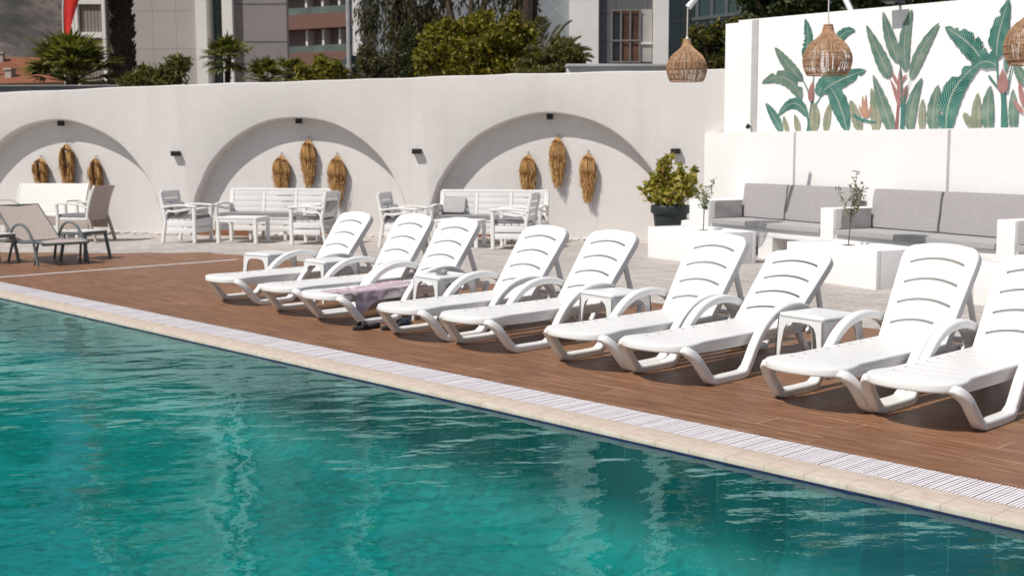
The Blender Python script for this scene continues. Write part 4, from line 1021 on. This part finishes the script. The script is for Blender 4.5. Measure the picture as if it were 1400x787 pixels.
dark_table(-16.22,6.02,R(12),'grey side table cut off by the left edge of the picture')

# ================================================================ BEYOND THE WALL
RX=Vector((math.sin(R(43.2)),math.cos(R(43.2)),0));FY=Vector((-math.cos(R(43.2)),math.sin(R(43.2)),0));VANG=math.atan2(RX.y,RX.x)
GZ=-.76
def at(px,D): return RX*((px-700)/1690*D)+FY*D            # point at bearing px, D metres away
def zz(py,D): return CAM_H+(195-py)/1690*D               # height seen at row py, D metres away
# hill
nx,ny=70,40;V=[];F=[];g=np.random.default_rng(5)
ctr=at(-300,620)
for j in range(ny+1):
    for i in range(nx+1):
        u=(i/nx-.5)*1100;v=(j/ny-.5)*620
        h=150*math.exp(-((u+60)/330)**2-((v-40)/170)**2)*(1+.12*math.sin(u/47+v/60)+.09*math.sin(u/19+1)*math.sin(v/23)+.05*math.sin(u/8)*math.sin(v/11))
        p=ctr+RX*u+FY*v;V.append((p.x,p.y,GZ-2+h))
for j in range(ny):
    for i in range(nx): a=j*(nx+1)+i;F.append((a,a+1,a+nx+2,a+nx+1))
s=M('scrub_hill');n1=s.noise(.035,6,rough=.7);n2=s.noise(.22,6,rough=.8)
c=s.ramp(n1,[(.38,(.06,.06,.052)),(.5,(.115,.097,.087)),(.6,(.17,.135,.12)),(.72,(.235,.19,.16))])
s.col(s.mix(s.ramp(n2,[(.5,(0,0,0)),(.58,(.85,.85,.85))]),c,(.065,.068,.066)));hm=s.set(Roughness=1,Specular_IOR_Level=0)
tag(npmesh('hill',V,F,hm,smooth=True),kind='structure')
# red roofed houses
RED=M('clay_roof_tile');wv=RED.n('ShaderNodeTexWave');wv.inputs['Scale'].default_value=9;wv.inputs['Distortion'].default_value=.6;RED.l(RED.tc.outputs['Object'],wv.inputs[0])
RED.col(RED.mix(.35,RED.ramp(RED.noise(3,5),[(.3,(.17,.052,.020)),(.7,(.25,.080,.033))]),RED.ramp(wv.outputs[0],[(0,(.13,.045,.02)),(1,(.34,.13,.065))])));RED=RED.set(Roughness=.85)
HW=simple('house_render',(.42,.38,.34),.9,.12,.6);WIN=simple('dark_window',(.02,.025,.03),.15,.2,2,spec=.6)
def house(px,D,w_,d_,ztop,zeave,rz,lab,chim=True):
    c=at(px,D);t=thing('tiled_house',lab,'house',(c.x,c.y,GZ),VANG+rz,'red roofed houses under the hill');he=zeave-GZ;ht=ztop-GZ
    bm=BM();box(bm,-w_/2,w_/2,0,d_,0,he);obj('wall',bm,HW,t)
    bm=BM();e=.45
    a=[(-w_/2-e,-e,he-.1),(w_/2+e,-e,he-.1),(w_/2+e,d_+e,he-.1),(-w_/2-e,d_+e,he-.1)];r=[(-w_/2+d_*.32,d_/2,ht),(w_/2-d_*.32,d_/2,ht)]
    vs=[bm.verts.new(p) for p in a+r]
    for q in ((0,1,5,4),(1,2,5),(2,3,4,5),(3,0,4),(3,2,1,0)): bm.faces.new([vs[i] for i in q])
    ro=obj('roof',bm,RED,t,20)
    if chim:
        bm=BM();box(bm,-w_*.2-.3,-w_*.2+.3,d_*.25,d_*.25+.6,ht-1.6,ht+.25);box(bm,-w_*.2-.4,-w_*.2+.4,d_*.25-.1,d_*.25+.7,ht+.25,ht+.4);obj('chimney',bm,HW,ro)
    for k in range(3):
        x=-w_*.32+k*w_*.32;bm=BM();box(bm,x-.5,x+.5,-.03,.05,he-1.9,he-.6);wi=obj('window',bm,MT['frame_white'],t)
        bm=BM();box(bm,x-.42,x+.42,-.045,-.031,he-1.82,he-.68);obj('pane',bm,WIN,wi)
house(36,120,12,6,zz(73,120),zz(90,120),R(0),'house with a wide red tiled roof behind, under the brown hill')
house(5,108,7,5,zz(80,108),zz(97,108),R(35),'small red roofed house cut off by the left edge',False)
house(32,100,9.2,5,zz(95,100),zz(109,100),R(-18),'nearest red roofed house low behind the grey parapet')
house(75,112,6,5,zz(90,112),zz(104,112),R(10),'red roofed house half hidden behind the fan palm')
# parapets
c=at(-20,27);t=thing('concrete_parapet','long low grey concrete parapet above the left end of the arched wall','wall',(c.x,c.y,GZ),VANG)
bm=BM();box(bm,-6,3.05,0,.3,0,zz(115,27)-GZ,.02);obj('wall_body',bm,simple('weathered_concrete',(.19,.19,.195),.9,.2,2.5),t)
bm=BM();box(bm,-6,3.06,-.05,.35,zz(115,27)-GZ+.001,zz(113,27)-GZ,.01);obj('coping',bm,simple('pale_concrete',(.30,.30,.30),.9,.15,3),t)
c=at(850,25);t=thing('concrete_parapet','pale grey parapet with a metal edge below the grey clad building','wall',(c.x,c.y,GZ),VANG+R(3))
PG=simple('pale_render',(.55,.55,.54),.85,.12,1.5)
bm=BM();box(bm,-1.1,.9,0,.3,0,zz(91,25)-GZ,.01);box(bm,.42,.46,-.02,-.001,0,zz(91,25)-GZ);obj('wall_body',bm,PG,t)
bm=BM();box(bm,-1.12,.92,-.06,.36,zz(91,25)-GZ+.001,zz(87.5,25)-GZ,.008);obj('coping',bm,simple('metal_edge',(.5,.5,.49),.5,.1,2),t)

# ---------------------------------------------------------------- buildings
PANEL=M('clad_panel');br=PANEL.n('ShaderNodeTexBrick');br.offset=0
for k,v in (('Scale',1),('Brick Width',1.02),('Row Height',1.62),('Mortar Size',.012),('Mortar Smooth',.1)): br.inputs[k].default_value=v
br.inputs['Color1'].default_value=(.42,.395,.375,1);br.inputs['Color2'].default_value=(.445,.42,.40,1);br.inputs['Mortar'].default_value=(.29,.23,.20,1)
cx=PANEL.n('ShaderNodeCombineXYZ');sx=PANEL.n('ShaderNodeSeparateXYZ');PANEL.l(PANEL.tc.outputs['Object'],sx.inputs[0]);PANEL.l(PANEL.math('ADD',sx.outputs[0],sx.outputs[1]),cx.inputs[0]);PANEL.l(sx.outputs[2],cx.inputs[1]);PANEL.l(cx.outputs[0],br.inputs[0])
PANEL.col(PANEL.mix(1,br.outputs[0],PANEL.ramp(PANEL.noise(.5,4),[(.3,(.92,.92,.92)),(.7,(1.05,1.05,1.05))]),'MULTIPLY'));PANEL=PANEL.set(Roughness=.6)
LIGHT=simple('light_cladding',(.80,.78,.755),.55,.05,.8);GLZ=simple('green_glazing',(.035,.075,.065),.08,.2,.6,spec=.8);MAUVE_SHADE=simple('mauve_shaded_cladding',(.265,.235,.23),.7,.06,.7)
LATT=M('louvre_screen');wv=LATT.n('ShaderNodeTexWave',bands_direction='X');wv.inputs['Scale'].default_value=2.1;wv.inputs['Distortion'].default_value=0;LATT.l(LATT.tc.outputs['Object'],wv.inputs[0])
LATT.col(LATT.ramp(wv.outputs[0],[(.35,(.15,.125,.11)),(.6,(.29,.25,.225))]));LATT=LATT.set(Roughness=.7)
D=55;c=at(250,D);k_=D/1690;t=thing('panelled_building','pale panelled office building with a dark glass slot, left behind the tall palm','building',(c.x,c.y,GZ),VANG+R(0))
X=lambda px:(px-250)*k_
H=27
bm=BM();box(bm,X(114),X(278),0,9,0,H);obj('wall',bm,PANEL,t)
bm=BM();box(bm,X(278)+.003,X(293),-.25,9,0,H);obj('corner_pier',bm,LIGHT,t)
bm=BM();box(bm,X(293)+.003,X(313),1.0,9,0,H)
obj('glass_strip',bm,GLZ,t)
bm=BM()
for z in (zz(45,D),zz(15,D),zz(80,D),9,12): box(bm,X(293)+.01,X(313)-.01,.96,.999,z-GZ-.04,z-GZ+.04)
box(bm,X(293)+.01,X(294)+.02,.94,.999,0,H);obj('mullions',bm,MT['frame_dark'],t)
bm=BM();box(bm,X(313)+.003,X(327),-.2,9,0,H);obj('corner_pier',bm,LIGHT,t)
bm=BM();box(bm,X(327)+.003,X(398),.1,.6,0,H);obj('side_wall',bm,MAUVE_SHADE,t)  # shade of this face is put into its mauve-grey colour
for z in (zz(6,D),zz(56,D),9.5,12.5,16,19.5,23): bm=BM();box(bm,X(327)+.01,X(398)-.02,.085,.099,z-GZ-.02,z-GZ+.02);obj('seam',bm,MT['frame_dark'],t)
bm=BM();box(bm,X(124),X(170),-.35,-.05,0,H);lv=obj('louvre_screen',bm,LATT,t)
bm=BM()
for px in (116,121,157.5): box(bm,X(px)-.07,X(px)+.07,-.5,-.36,0,H)
for z in (zz(48,D),zz(4,D),8.5,11.5): box(bm,X(121)+.08,X(157)-.08,-.47,-.37,z-GZ-.12,z-GZ+.12)
obj('screen_frame',bm,LIGHT,lv)
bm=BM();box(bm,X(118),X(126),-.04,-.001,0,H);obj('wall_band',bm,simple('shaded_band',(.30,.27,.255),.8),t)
# terrace hotel
D=100;c=at(398,D);t=thing('terrace_hotel','brown banded hotel with rows of recessed balconies behind the grey street pole','building',(c.x,c.y,GZ),VANG+R(-29))
BRN=M('brown_slat_band');wv=BRN.n('ShaderNodeTexWave',bands_direction='Z');wv.inputs['Scale'].default_value=2.0;BRN.l(BRN.tc.outputs['Object'],wv.inputs[0]);BRN.col(BRN.ramp(wv.outputs[0],[(.3,(.115,.058,.045)),(.7,(.185,.095,.075))]));BRN=BRN.set(Roughness=.75)
RGL=simple('balcony_glass',(.10,.125,.115),.2,.35,.7,spec=.5);SHW=simple('recess_wall',(.25,.21,.20),.9,.08,.7)
LN=14.0
bm=BM();box(bm,-5,LN,1.5,8,0,30);obj('wall',bm,SHW,t)
for i in range(-1,9):
    z=zz(72,D)-GZ+i*2.96
    bm=BM();box(bm,-5+.002*i,LN-.002*i,0,1.498,z-1.13,z);obj('terrace_band',bm,BRN,t)
    bm=BM();box(bm,-4.9,LN-.02,.04,.08,z+.003,z+.52);obj('glass_railing',bm,RGL,t)
    for k in range(8):
        x=.35+k*1.62
        bm=BM();box(bm,x+.62,x+1.05,1.45,1.497,z+.003,z+1.6);d_=obj('door',bm,MT['frame_dark'],t)
        bm=BM();box(bm,x+.66,x+1.01,1.43,1.449,z+.05,z+1.55);obj('pane',bm,WIN,d_)
        bm=BM();box(bm,x+1.10,x+1.28,.6,1.497,z+.003,z+1.79);obj('fin',bm,LIGHT,t)
# grey clad building
D=47;c=at(800,D);k_=D/1690;t=thing('grey_clad_building','blue-grey clad building with white piers and a brown curtained window behind the wall','building',(c.x,c.y,GZ),VANG)
X=lambda px:(px-800)*k_
BG=M('blue_grey_diamond_cladding');ck=BG.n('ShaderNodeTexBrick');ck.offset=0
for k,v in (('Scale',1),('Brick Width',1.05),('Row Height',1.05),('Mortar Size',.022)): ck.inputs[k].default_value=v
ck.inputs['Color1'].default_value=(.255,.285,.30,1);ck.inputs['Color2'].default_value=(.285,.31,.325,1);ck.inputs['Mortar'].default_value=(.36,.385,.39,1)
cx=BG.n('ShaderNodeCombineXYZ');sx=BG.n('ShaderNodeSeparateXYZ');BG.l(BG.tc.outputs['Object'],sx.inputs[0])
BG.l(BG.math('ADD',sx.outputs[0],sx.outputs[2]),cx.inputs[0]);BG.l(BG.math('SUBTRACT',sx.outputs[2],sx.outputs[0]),cx.inputs[1]);BG.l(cx.outputs[0],ck.inputs[0]);BG.col(ck.outputs[0]);BG=BG.set(Roughness=.5)
GC=M('grey_cladding');br=GC.n('ShaderNodeTexBrick');br.offset=0
for k,v in (('Scale',1),('Brick Width',1.18),('Row Height',1.02),('Mortar Size',.014)): br.inputs[k].default_value=v
br.inputs['Color1'].default_value=(.115,.118,.125,1);br.inputs['Color2'].default_value=(.13,.133,.14,1);br.inputs['Mortar'].default_value=(.05,.05,.055,1)
cx=GC.n('ShaderNodeCombineXYZ');sx=GC.n('ShaderNodeSeparateXYZ');GC.l(GC.tc.outputs['Object'],sx.inputs[0]);GC.l(sx.outputs[0],cx.inputs[0]);GC.l(sx.outputs[2],cx.inputs[1]);GC.l(cx.outputs[0],br.inputs[0]);GC.col(br.outputs[0]);GC=GC.set(Roughness=.45)
bm=BM();box(bm,X(500),X(779),.6,9,0,26);obj('side_wall',bm,BG,t)
bm=BM();box(bm,X(779)+.003,X(818),.2,9,0,26);obj('pier',bm,LIGHT,t)
bm=BM();box(bm,X(486),X(499)-.0,.2,4,0,26);obj('pier',bm,LIGHT,t)
bm=BM();box(bm,X(818)+.003,X(892),.45,9,0,26);obj('wall',bm,GC,t)
bm=BM();box(bm,X(892)+.003,X(912),.1,9,0,26);obj('pier',bm,LIGHT,t)
bm=BM();box(bm,X(912)+.003,X(1100),.9,9,0,26);obj('curtain_wall',bm,simple('teal_glazing',(.05,.085,.085),.12,.25,.4,spec=.8),t)
bm=BM()
for i,px in enumerate((913,934,954,974,994,1014,1034,1060)): box(bm,X(px)-.05,X(px)+.05,.84,.899,0,26)
for z in (zz(30,D),zz(-30,D),zz(85,D)):
    m=Matrix.Translation((X(912),.83,z-GZ))@Matrix.Rotation(R(-7),4,'Y');box(bm,0,X(1100)-X(912),-.02,.02,-.06,.06,rot=m)
obj('mullions',bm,MT['frame_dark'],t)
def win(x0,x1,y0,y1,curt):
    bm=BM();box(bm,X(x0),X(x1),.36,.447,zz(y1,D)-GZ,zz(y0,D)-GZ);wi=obj('window',bm,simple('curtain_brown',(.10,.048,.03),.5,.55,1.5) if curt else LIGHT,t)
    bm=BM()
    w_=x1-x0
    for f in (0,.33,.66,1): px=x0+w_*f;box(bm,X(px)-.03,X(px)+.03,.29,.359,zz(y1,D)-GZ,zz(y0,D)-GZ)
    for y in (y0,(y0+y1)/2+6,y1): box(bm,X(x0)-.06,X(x1)+.06,.28,.289,zz(y,D)-GZ-.03,zz(y,D)-GZ+.03)
    obj('frame',bm,simple('window_frame',(.21,.20,.19),.5),wi)
    bm=BM();box(bm,X(x0)+.06,X(x0+w_*.3),.345,.359,zz(y1,D)-GZ+.1,zz(y0,D)-GZ-.1);obj('pane',bm,WIN,wi)
win(836,874,15,84,True)
bm=BM();box(bm,X(875),X(891),.36,.447,zz(84,D)-GZ,zz(14,D)-GZ);wi=obj('window',bm,simple('pale_blind',(.42,.40,.37),.7,.2,1.5),t)
bm=BM();box(bm,X(875),X(891),.30,.355,zz(59.5,D)-GZ-.03,zz(59.5,D)-GZ+.03);obj('frame',bm,LIGHT,wi)
for px,D2,h,r in ((482,30,11,.066),):
    c=at(px,D2);t=thing('street_pole','grey metal street pole carrying a round sign seen from behind','pole',(c.x,c.y,GZ),VANG)
    bm=BM();tube(bm,[(0,0,0),(0,0,h)],r,14);obj('pole',bm,MT['grey_metal'],t)
    bm=BM();lathe(bm,[(.26,0),(.262,.012),(.25,.016)],32);bmesh.ops.transform(bm,matrix=Matrix.Translation((.055,r+.03,zz(89,D2)-GZ))@Matrix.Rotation(R(90),4,'X')@Matrix.Translation((0,0,-.0)),verts=bm.verts[:]);obj('sign_disc',bm,simple('sign_back',(.06,.065,.075),.5,.15,4),t)
    bm=BM();box(bm,-.1,.12,.0,.05,zz(89,D2)-GZ-.03,zz(89,D2)-GZ+.03,.004);obj('sign_clamp',bm,MT['grey_metal'],t)
# feather flag
D2=34;c=at(97,D2);t=thing('feather_flag','tall red feather flag curving up beside the hill behind the fan palm','flag',(c.x,c.y,GZ),VANG)
bm=BM();tube(bm,catmull([(0,0,0),(.02,0,zz(50,D2)-GZ),(.06,0,zz(0,D2)-GZ),(.22,0,zz(-55,D2)-GZ)],5),.018,6);obj('pole',bm,MT['white_metal'],t)
bm=BM();sec=[];
for k in range(20):
    u=k/19;z=zz(58,D2)-GZ+(zz(-50,D2)-zz(58,D2))*u;x0=.035+.19*u**2.2;w_=.10+.55*u**1.1
    sec.append([(x0+w_*f,.06*math.sin(f*5+u*3)*f+sgn,z-.05*f) for f in (0,.25,.5,.75,1) for sgn in (0,)]+[(x0+w_*f,.06*math.sin(f*5+u*3)*f+.004,z-.05*f) for f in (1,.75,.5,.25,0)])
loft(bm,sec);obj('cloth',bm,simple('red_flag_cloth',(.60,.02,.014),.7,.2,2),t,60)

# ---------------------------------------------------------------- planting
def lf(n,st,tr=.3): return leafmat(n,st,tr)
FAN=lf('fan_palm_leaf',[(0,(.025,.032,.008)),(.4,(.075,.085,.018)),(.75,(.17,.165,.04)),(1,(.34,.29,.13))])
DRY=lf('dry_palm_leaf',[(0,(.06,.045,.02)),(.6,(.14,.11,.05)),(1,(.24,.19,.10))])
def palm_fan(bm_V,bm_F,base,dirv,stem,rad,rg,nseg=16,spread=2.3):
    d=Vector(dirv).normalized();side=d.cross(Vector((0,0,1)))
    if side.length<.1: side=Vector((1,0,0))
    side.normalize();upv=side.cross(d).normalized()
    hub=Vector(base)+d*stem-Vector((0,0,stem*stem*.12))
    def quad(p,q,w1,w2,o):
        n=len(bm_V);bm_V.extend([tuple(p-o*w1),tuple(p+o*w1),tuple(q+o*w2),tuple(q-o*w2)]);bm_F.append((n,n+1,n+2,n+3))
    quad(Vector(base),hub,.02,.012,upv)
    for k in range(nseg):
        a=(k/(nseg-1)-.5)*spread;v=(d*math.cos(a)+side*math.sin(a)).normalized()
        v=(v+upv*rg.uniform(-.06,.10)).normalized();l=rad*(1-.25*abs(a)/spread*2)*rg.uniform(.85,1.1);o=v.cross(upv).normalized()
        m=hub+v*l*.6;e=m+(v-Vector((0,0,.55))*rg.uniform(.4,1.3)).normalized()*l*.42
        quad(hub,m,.008,.035*rad/.5,o);quad(m,e,.032*rad/.5,.004,o)
def fan_palm(px,D2,crown_py,rad,lab,seed,n=34,trunk_r=.10,name='fan_palm',low=-.6,grp='small fan palms behind the wall'):
    c=at(px,D2);zc=zz(crown_py,D2)-GZ;t=thing(name,lab,'palm tree',(c.x,c.y,GZ),VANG,grp);rg=random.Random(seed)
    bm=BM();pp=[(.03*math.sin(k*1.7),0,zc*k/12) for k in range(13)];tube(bm,pp,[trunk_r*(1.15-.02*k)*(1+.12*(k%2)) for k in range(13)],9)
    for k in range(int(zc*(26 if trunk_r<.15 else 85))):
        z=rg.uniform(.1,zc);a=rg.uniform(0,6.28);r=trunk_r*1.02;p=Vector((r*math.cos(a),r*math.sin(a),z));sc_=1 if trunk_r<.15 else rg.uniform(.5,.95);q=p+Vector((math.cos(a)*trunk_r*.5*sc_,math.sin(a)*trunk_r*.5*sc_,trunk_r*.75*sc_))
        tube(bm,[p,q],[trunk_r*.24*sc_,trunk_r*.07*sc_],4)
    obj('trunk',bm,MT['palm_bark'],t)
    V=[];F=[]
    for k in range(n):
        a=rg.uniform(0,6.28);el=rg.uniform(low,1.25);d=(math.cos(a)*math.cos(el),math.sin(a)*math.cos(el),math.sin(el))
        palm_fan(V,F,(0,0,zc-.1),d,rad*rg.uniform(.3,.55),rad*rg.uniform(.45,.62),rg)
    npmesh('crown',V,F,FAN,t);return t
fan_palm(106,28,102,1.32,'broad dark green fan palm rising behind the wall at the left, beside the flag',1,40,.13,low=-.15)
fan_palm(318,32,76,.82,'small fan palm with a bare thin trunk in front of the dark glass strip',2,24,.075,low=-.45)
fan_palm(368,30,104,.72,'low fan palm right of the thin-trunked palm',3,24,.09,low=-.2)
fan_palm(398,31,96,.66,'small fan palm below the hotel balconies at the panelled corner',4,22,.085,low=-.3)
t=fan_palm(178,48,-122,3.1,'tall palm with a rough dark trunk rising out of the picture behind the wall',5,120,.34,'tall_palm',-1.2,None)
def tall2():
    t=fan_palm(-32,46,-110,3.1,'tall palm just beyond the left edge, seen only in the pool reflection',9,120,.33,'tall_palm',-1.2,None);return t
tall2()
def bush(name,lab,cat,px,D2,blobs,n,size,mat,seed,aspect=.5,trunk=True,grp=None,shell=.5,droop=0,tr=.08):
    """blobs: (px,py,rx_px,ry_px) as seen from D2"""
    c=at(px,D2);k=D2/1690;t=thing(name,lab,cat,(c.x,c.y,GZ),VANG,grp);rg=random.Random(seed)
    C=[];RR=[]
    for bx,by,rx,ry in blobs:
        C.append(((bx-px)*k,rg.uniform(-.5,.5)*rx*k,zz(by,D2)-GZ));RR.append((rx*k,max(rx,ry)*k*.8,ry*k))
    nb=len(C)
    for q,r in list(zip(C,RR)):
        for _ in range(5):
            a=rg.uniform(0,6.28);e=rg.uniform(-.3,1.2);s_=rg.uniform(.22,.42)
            C.append((q[0]+r[0]*math.cos(a)*math.cos(e)*1.02,q[1]+r[1]*math.sin(a)*math.cos(e),q[2]+r[2]*math.sin(e)*1.05));RR.append((r[0]*s_,r[1]*s_,r[2]*s_*rg.uniform(.8,1.5)))
    V,F=leaf_cloud(C,RR,n,size,seed,aspect,droop,shell);npmesh('crown',V,F,mat,t)
    bm=BM();z0=min(q[2] for q in C);m=sum((Vector(q) for q in C),Vector())/len(C);base=Vector((m.x*.3,0,0));fork=Vector((m.x*.6,m.y*.5,max(.3,z0*.75)))
    tube(bm,catmull([(0,0,0),base*.5+Vector((0,0,fork.z*.5)),fork],4),[tr*(1.3-.5*i/8) for i in range(9)],8)
    for q in C[:nb]: tube(bm,catmull([fork,(fork+Vector(q))*.5+Vector((rg.uniform(-.1,.1),0,.1)),q],4),[tr*(.6-.05*i) for i in range(9)],6)
    obj('trunk',bm,MT['bark'],t);return t
OLE=lf('oleander_leaf',[(0,(.035,.042,.01)),(.5,(.11,.115,.025)),(.9,(.22,.20,.06)),(1,(.36,.28,.13))])
YG=lf('yellow_green_leaf',[(0,(.035,.035,.004)),(.35,(.14,.125,.01)),(.7,(.265,.225,.02)),(.92,(.38,.31,.055)),(1,(.54,.45,.20))],.4)
DG=lf('dark_green_leaf',[(0,(.010,.02,.008)),(.5,(.028,.045,.015)),(1,(.075,.095,.03))],.2)
GG=lf('grey_green_leaf',[(0,(.028,.028,.014)),(.5,(.08,.075,.038)),(1,(.17,.145,.08))],.25)
bush('oleander','loose oleander shrub behind the wall between the tall palm and the panelled wall','shrub',228,27,[(200,108,18,14),(225,104,20,16),(246,98,16,18),(243,84,10,9),(258,92,9,14),(205,98,7,10),(190,112,14,12),(263,84,6,7),(233,112,26,10)],1700,.20,OLE,3,.22,droop=.2,shell=.3)
bush('shrub','round dark shrub behind the wall below the brown hotel','shrub',440,29,[(430,105,22,14),(452,98,20,18),(446,86,10,10),(470,106,14,12),(418,112,14,8)],3000,.11,YG,4,.4)
bush('shrub','grey-green shrub behind the wall right of the street pole','shrub',520,29,[(512,92,22,26),(530,100,20,18),(505,72,10,10),(540,84,12,14),(500,108,14,10)],3600,.10,GG,6,.4)
bush('cypress','dark narrow evergreen behind the wall left of the yellow-green tree','tree',562,30,[(560,92,16,22),(565,65,13,22),(552,80,10,16),(572,104,14,12),(560,48,8,12)],3000,.10,DG,7,.35)
bush('broadleaf_tree','big yellow-green broadleaf tree bulging over the middle of the wall','tree',655,27,[(600,62,24,26),(598,92,24,16),(640,78,34,28),(640,42,24,18),(680,58,28,26),(690,90,34,16),(715,70,24,28),(650,98,36,12),(612,42,13,13),(664,28,14,12),(580,82,12,14),(700,36,14,14)],15000,.115,YG,8,.5,tr=.14)
bush('round_shrub','dense rounded olive-green bush right of the yellow-green tree','shrub',762,26,[(740,84,24,20),(768,78,24,24),(785,88,14,14),(725,94,20,12),(758,98,36,8)],5200,.095,lf('olive_bush_leaf',[(0,(.025,.028,.006)),(.5,(.09,.085,.02)),(1,(.23,.195,.07))]),9,.5)
# date palm behind it
D2=29;c=at(722,D2);t=thing('date_palm','palm with a thick dark trunk and stiff upright fronds above the rounded bush','palm tree',(c.x,c.y,GZ),VANG)
bm=BM();tube(bm,[(0,0,0),(.02,0,3),(.05,0,zz(40,D2)-GZ),(.1,0,zz(-60,D2)-GZ)],[.22,.19,.17,.16],10);obj('trunk',bm,MT['palm_bark'],t)
V=[];F=[];rg=random.Random(4)
def frond(base,d,l,rg):
    d=Vector(d).normalized();pts=[Vector(base)+d*l*u-Vector((0,0,l*.28*u*u)) for u in [k/14 for k in range(15)]];side=d.cross(Vector((0,0,1))).normalized()
    for i in range(14):
        a,b=pts[i],pts[i+1];n=len(V);o=Vector((0,0,1))*.012
        V.extend([tuple(a-o),tuple(a+o),tuple(b+o),tuple(b-o)]);F.append((n,n+1,n+2,n+3))
        if i>1:
            for s_ in (-1,1):
                for q in (a,(a+b)/2):
                    v=(side*s_*.9+d*.9+Vector((0,0,rg.uniform(.0,.5)))).normalized();ll=.34*math.sin(PI*min(1,(i+1)/15))*rg.uniform(.8,1.2);n=len(V);oo=d*.012
                    V.extend([tuple(q-oo),tuple(q+oo),tuple(q+v*ll*.6+oo*.6),tuple(q+v*ll-Vector((0,0,.04)))]);F.append((n,n+1,n+2,n+3))
for k in range(26):
    a=rg.uniform(.55,1.5)*rg.choice((1,1,-1));frond((.25+rg.uniform(-.1,.35),-.5,zz(88,D2)-GZ),(math.sin(a),rg.uniform(-.6,.2),math.cos(a)*.9+.25),rg.uniform(.8,1.25),rg)
for k in range(12):
    a=rg.uniform(-.6,.9)
    frond((.1+rg.uniform(-.2,.3),-.2,zz(78,D2)-GZ),(math.sin(a)*.9,rg.uniform(-.4,.3),1.0),rg.uniform(.9,1.5),rg)
for k in range(30):
    a=rg.uniform(0,6.28);frond((.1,0,zz(-60,D2)-GZ),(math.cos(a),math.sin(a),rg.uniform(.0,1.1)),rg.uniform(1.6,2.3),rg)
npmesh('crown',V,F,lf('date_palm_leaf',[(0,(.04,.045,.015)),(.5,(.11,.11,.035)),(1,(.24,.21,.09))]),t)
# eucalyptus with hanging sprays
D2=36;c=at(630,D2);k=D2/1690;t=thing('eucalyptus','tall drooping eucalyptus with dark hanging sprays and forked brown trunks','tree',(c.x,c.y,GZ),VANG);rg=random.Random(12)
bm=BM();tube(bm,catmull([(0,0,0),(.1,0,3),(-.15,0,5.4),(-.7,0,8.2)],5),[.20-.008*i for i in range(16)],9)
tube(bm,catmull([(.05,0,2.5),(.5,0,4.6),(1.0,0,8.5)],5),[.13-.006*i for i in range(11)],8);tube(bm,catmull([(.1,0,3),(.35,.1,5.5),(.3,0,9)],5),[.10-.005*i for i in range(11)],8)
br_=[]
for (x0,z0,x1,z1) in ((-.3,6.2,-2.7,6.9),(-.5,7.4,-3.0,8.2),(.7,6.2,2.2,7.6),(.9,7.6,2.4,9),(-.2,5.6,-1.6,6.0),(-.1,5.2,-.9,5.6)):
    p=catmull([(x0,0,z0),((x0+x1)/2,rg.uniform(-.5,.5),(z0+z1)/2+.4),(x1,rg.uniform(-.5,.5),z1)],6);br_.append(p);tube(bm,p,[.06-.003*i for i in range(len(p))],6)
obj('trunk',bm,MT['bark'],t)
V=[];F=[]
def spray(q,ln,n):
    for _ in range(n):
        u=rg.random();p=q+Vector((rg.gauss(0,.10)*(.4+u),rg.gauss(0,.12),-ln*u));l=rg.uniform(.14,.26);d=Vector((rg.gauss(0,.35),rg.gauss(0,.35),-1)).normalized();o=d.orthogonal().normalized();o=Matrix.Rotation(rg.uniform(0,6),3,d)@o*l*.13;m=len(V)
        V.extend([tuple(p),tuple(p+d*l*.5+o),tuple(p+d*l),tuple(p+d*l*.5-o)]);F.append((m,m+1,m+2,m+3))
for i,p in enumerate(br_):
    for q in p[3:]:
        for _ in range(3): spray(q+Vector((rg.gauss(0,.22),rg.gauss(0,.3),rg.gauss(0,.15))),rg.uniform(.7,2.3 if i==0 else 1.5),46)
for _ in range(26): spray(Vector((rg.uniform(-2.9,-1.3),rg.gauss(0,.3),rg.uniform(5.6,7.0))),rg.uniform(.8,1.9),40)
for _ in range(60): spray(Vector((rg.uniform(-1.6,2.3),rg.gauss(0,.5),rg.uniform(4.9,8.5))),rg.uniform(.5,1.2),38)
V2,F2=leaf_cloud([(-1.8,0,8.6),(0,0,9.4),(1.6,0,8.9),(-.6,0,7.4),(1.2,0,6.8)],[(1.4,1.2,.9),(1.5,1.3,1.0),(1.3,1.2,.9),(.9,.9,.7),(.9,.8,.6)],2600,.24,5,.25,droop=.7)
n=len(V);V=V+[tuple(v) for v in V2];F=F+[tuple(int(a)+n for a in f) for f in F2]
npmesh('crown',V,F,lf('eucalyptus_leaf',[(0,(.022,.02,.012)),(.5,(.06,.05,.03)),(.9,(.12,.10,.055)),(1,(.19,.13,.08))]),t)
bush('broadleaf_tree','yellow-green broadleaf tree with a dark heart behind the first rattan lamp','tree',962,24,[(955,52,18,14),(975,62,20,20),(990,48,18,18),(950,76,18,14),(982,84,22,12),(940,60,10,8),(1000,70,20,22),(1012,32,16,8)],3600,.11,lf('mixed_leaf',[(0,(.012,.018,.006)),(.45,(.04,.045,.01)),(.8,(.13,.12,.02)),(1,(.24,.19,.04))]),14,.5,tr=.1)
bush('evergreen_tree','dark evergreen tree behind the left part of the mural wall','tree',1090,26,[(1040,8,30,20),(1080,0,34,26),(1125,2,34,26),(1060,22,26,12),(1110,20,30,12),(1018,-8,24,16),(1085,-40,40,28)],7000,.14,DG,15,.5,tr=.16)
bush('evergreen_tree','dark evergreen tree behind the middle of the mural wall','tree',1220,27,[(1180,0,34,22),(1225,-8,36,22),(1265,-6,32,18),(1200,14,30,10),(1240,6,26,10),(1225,-45,40,28)],6000,.14,DG,16,.5,tr=.16)
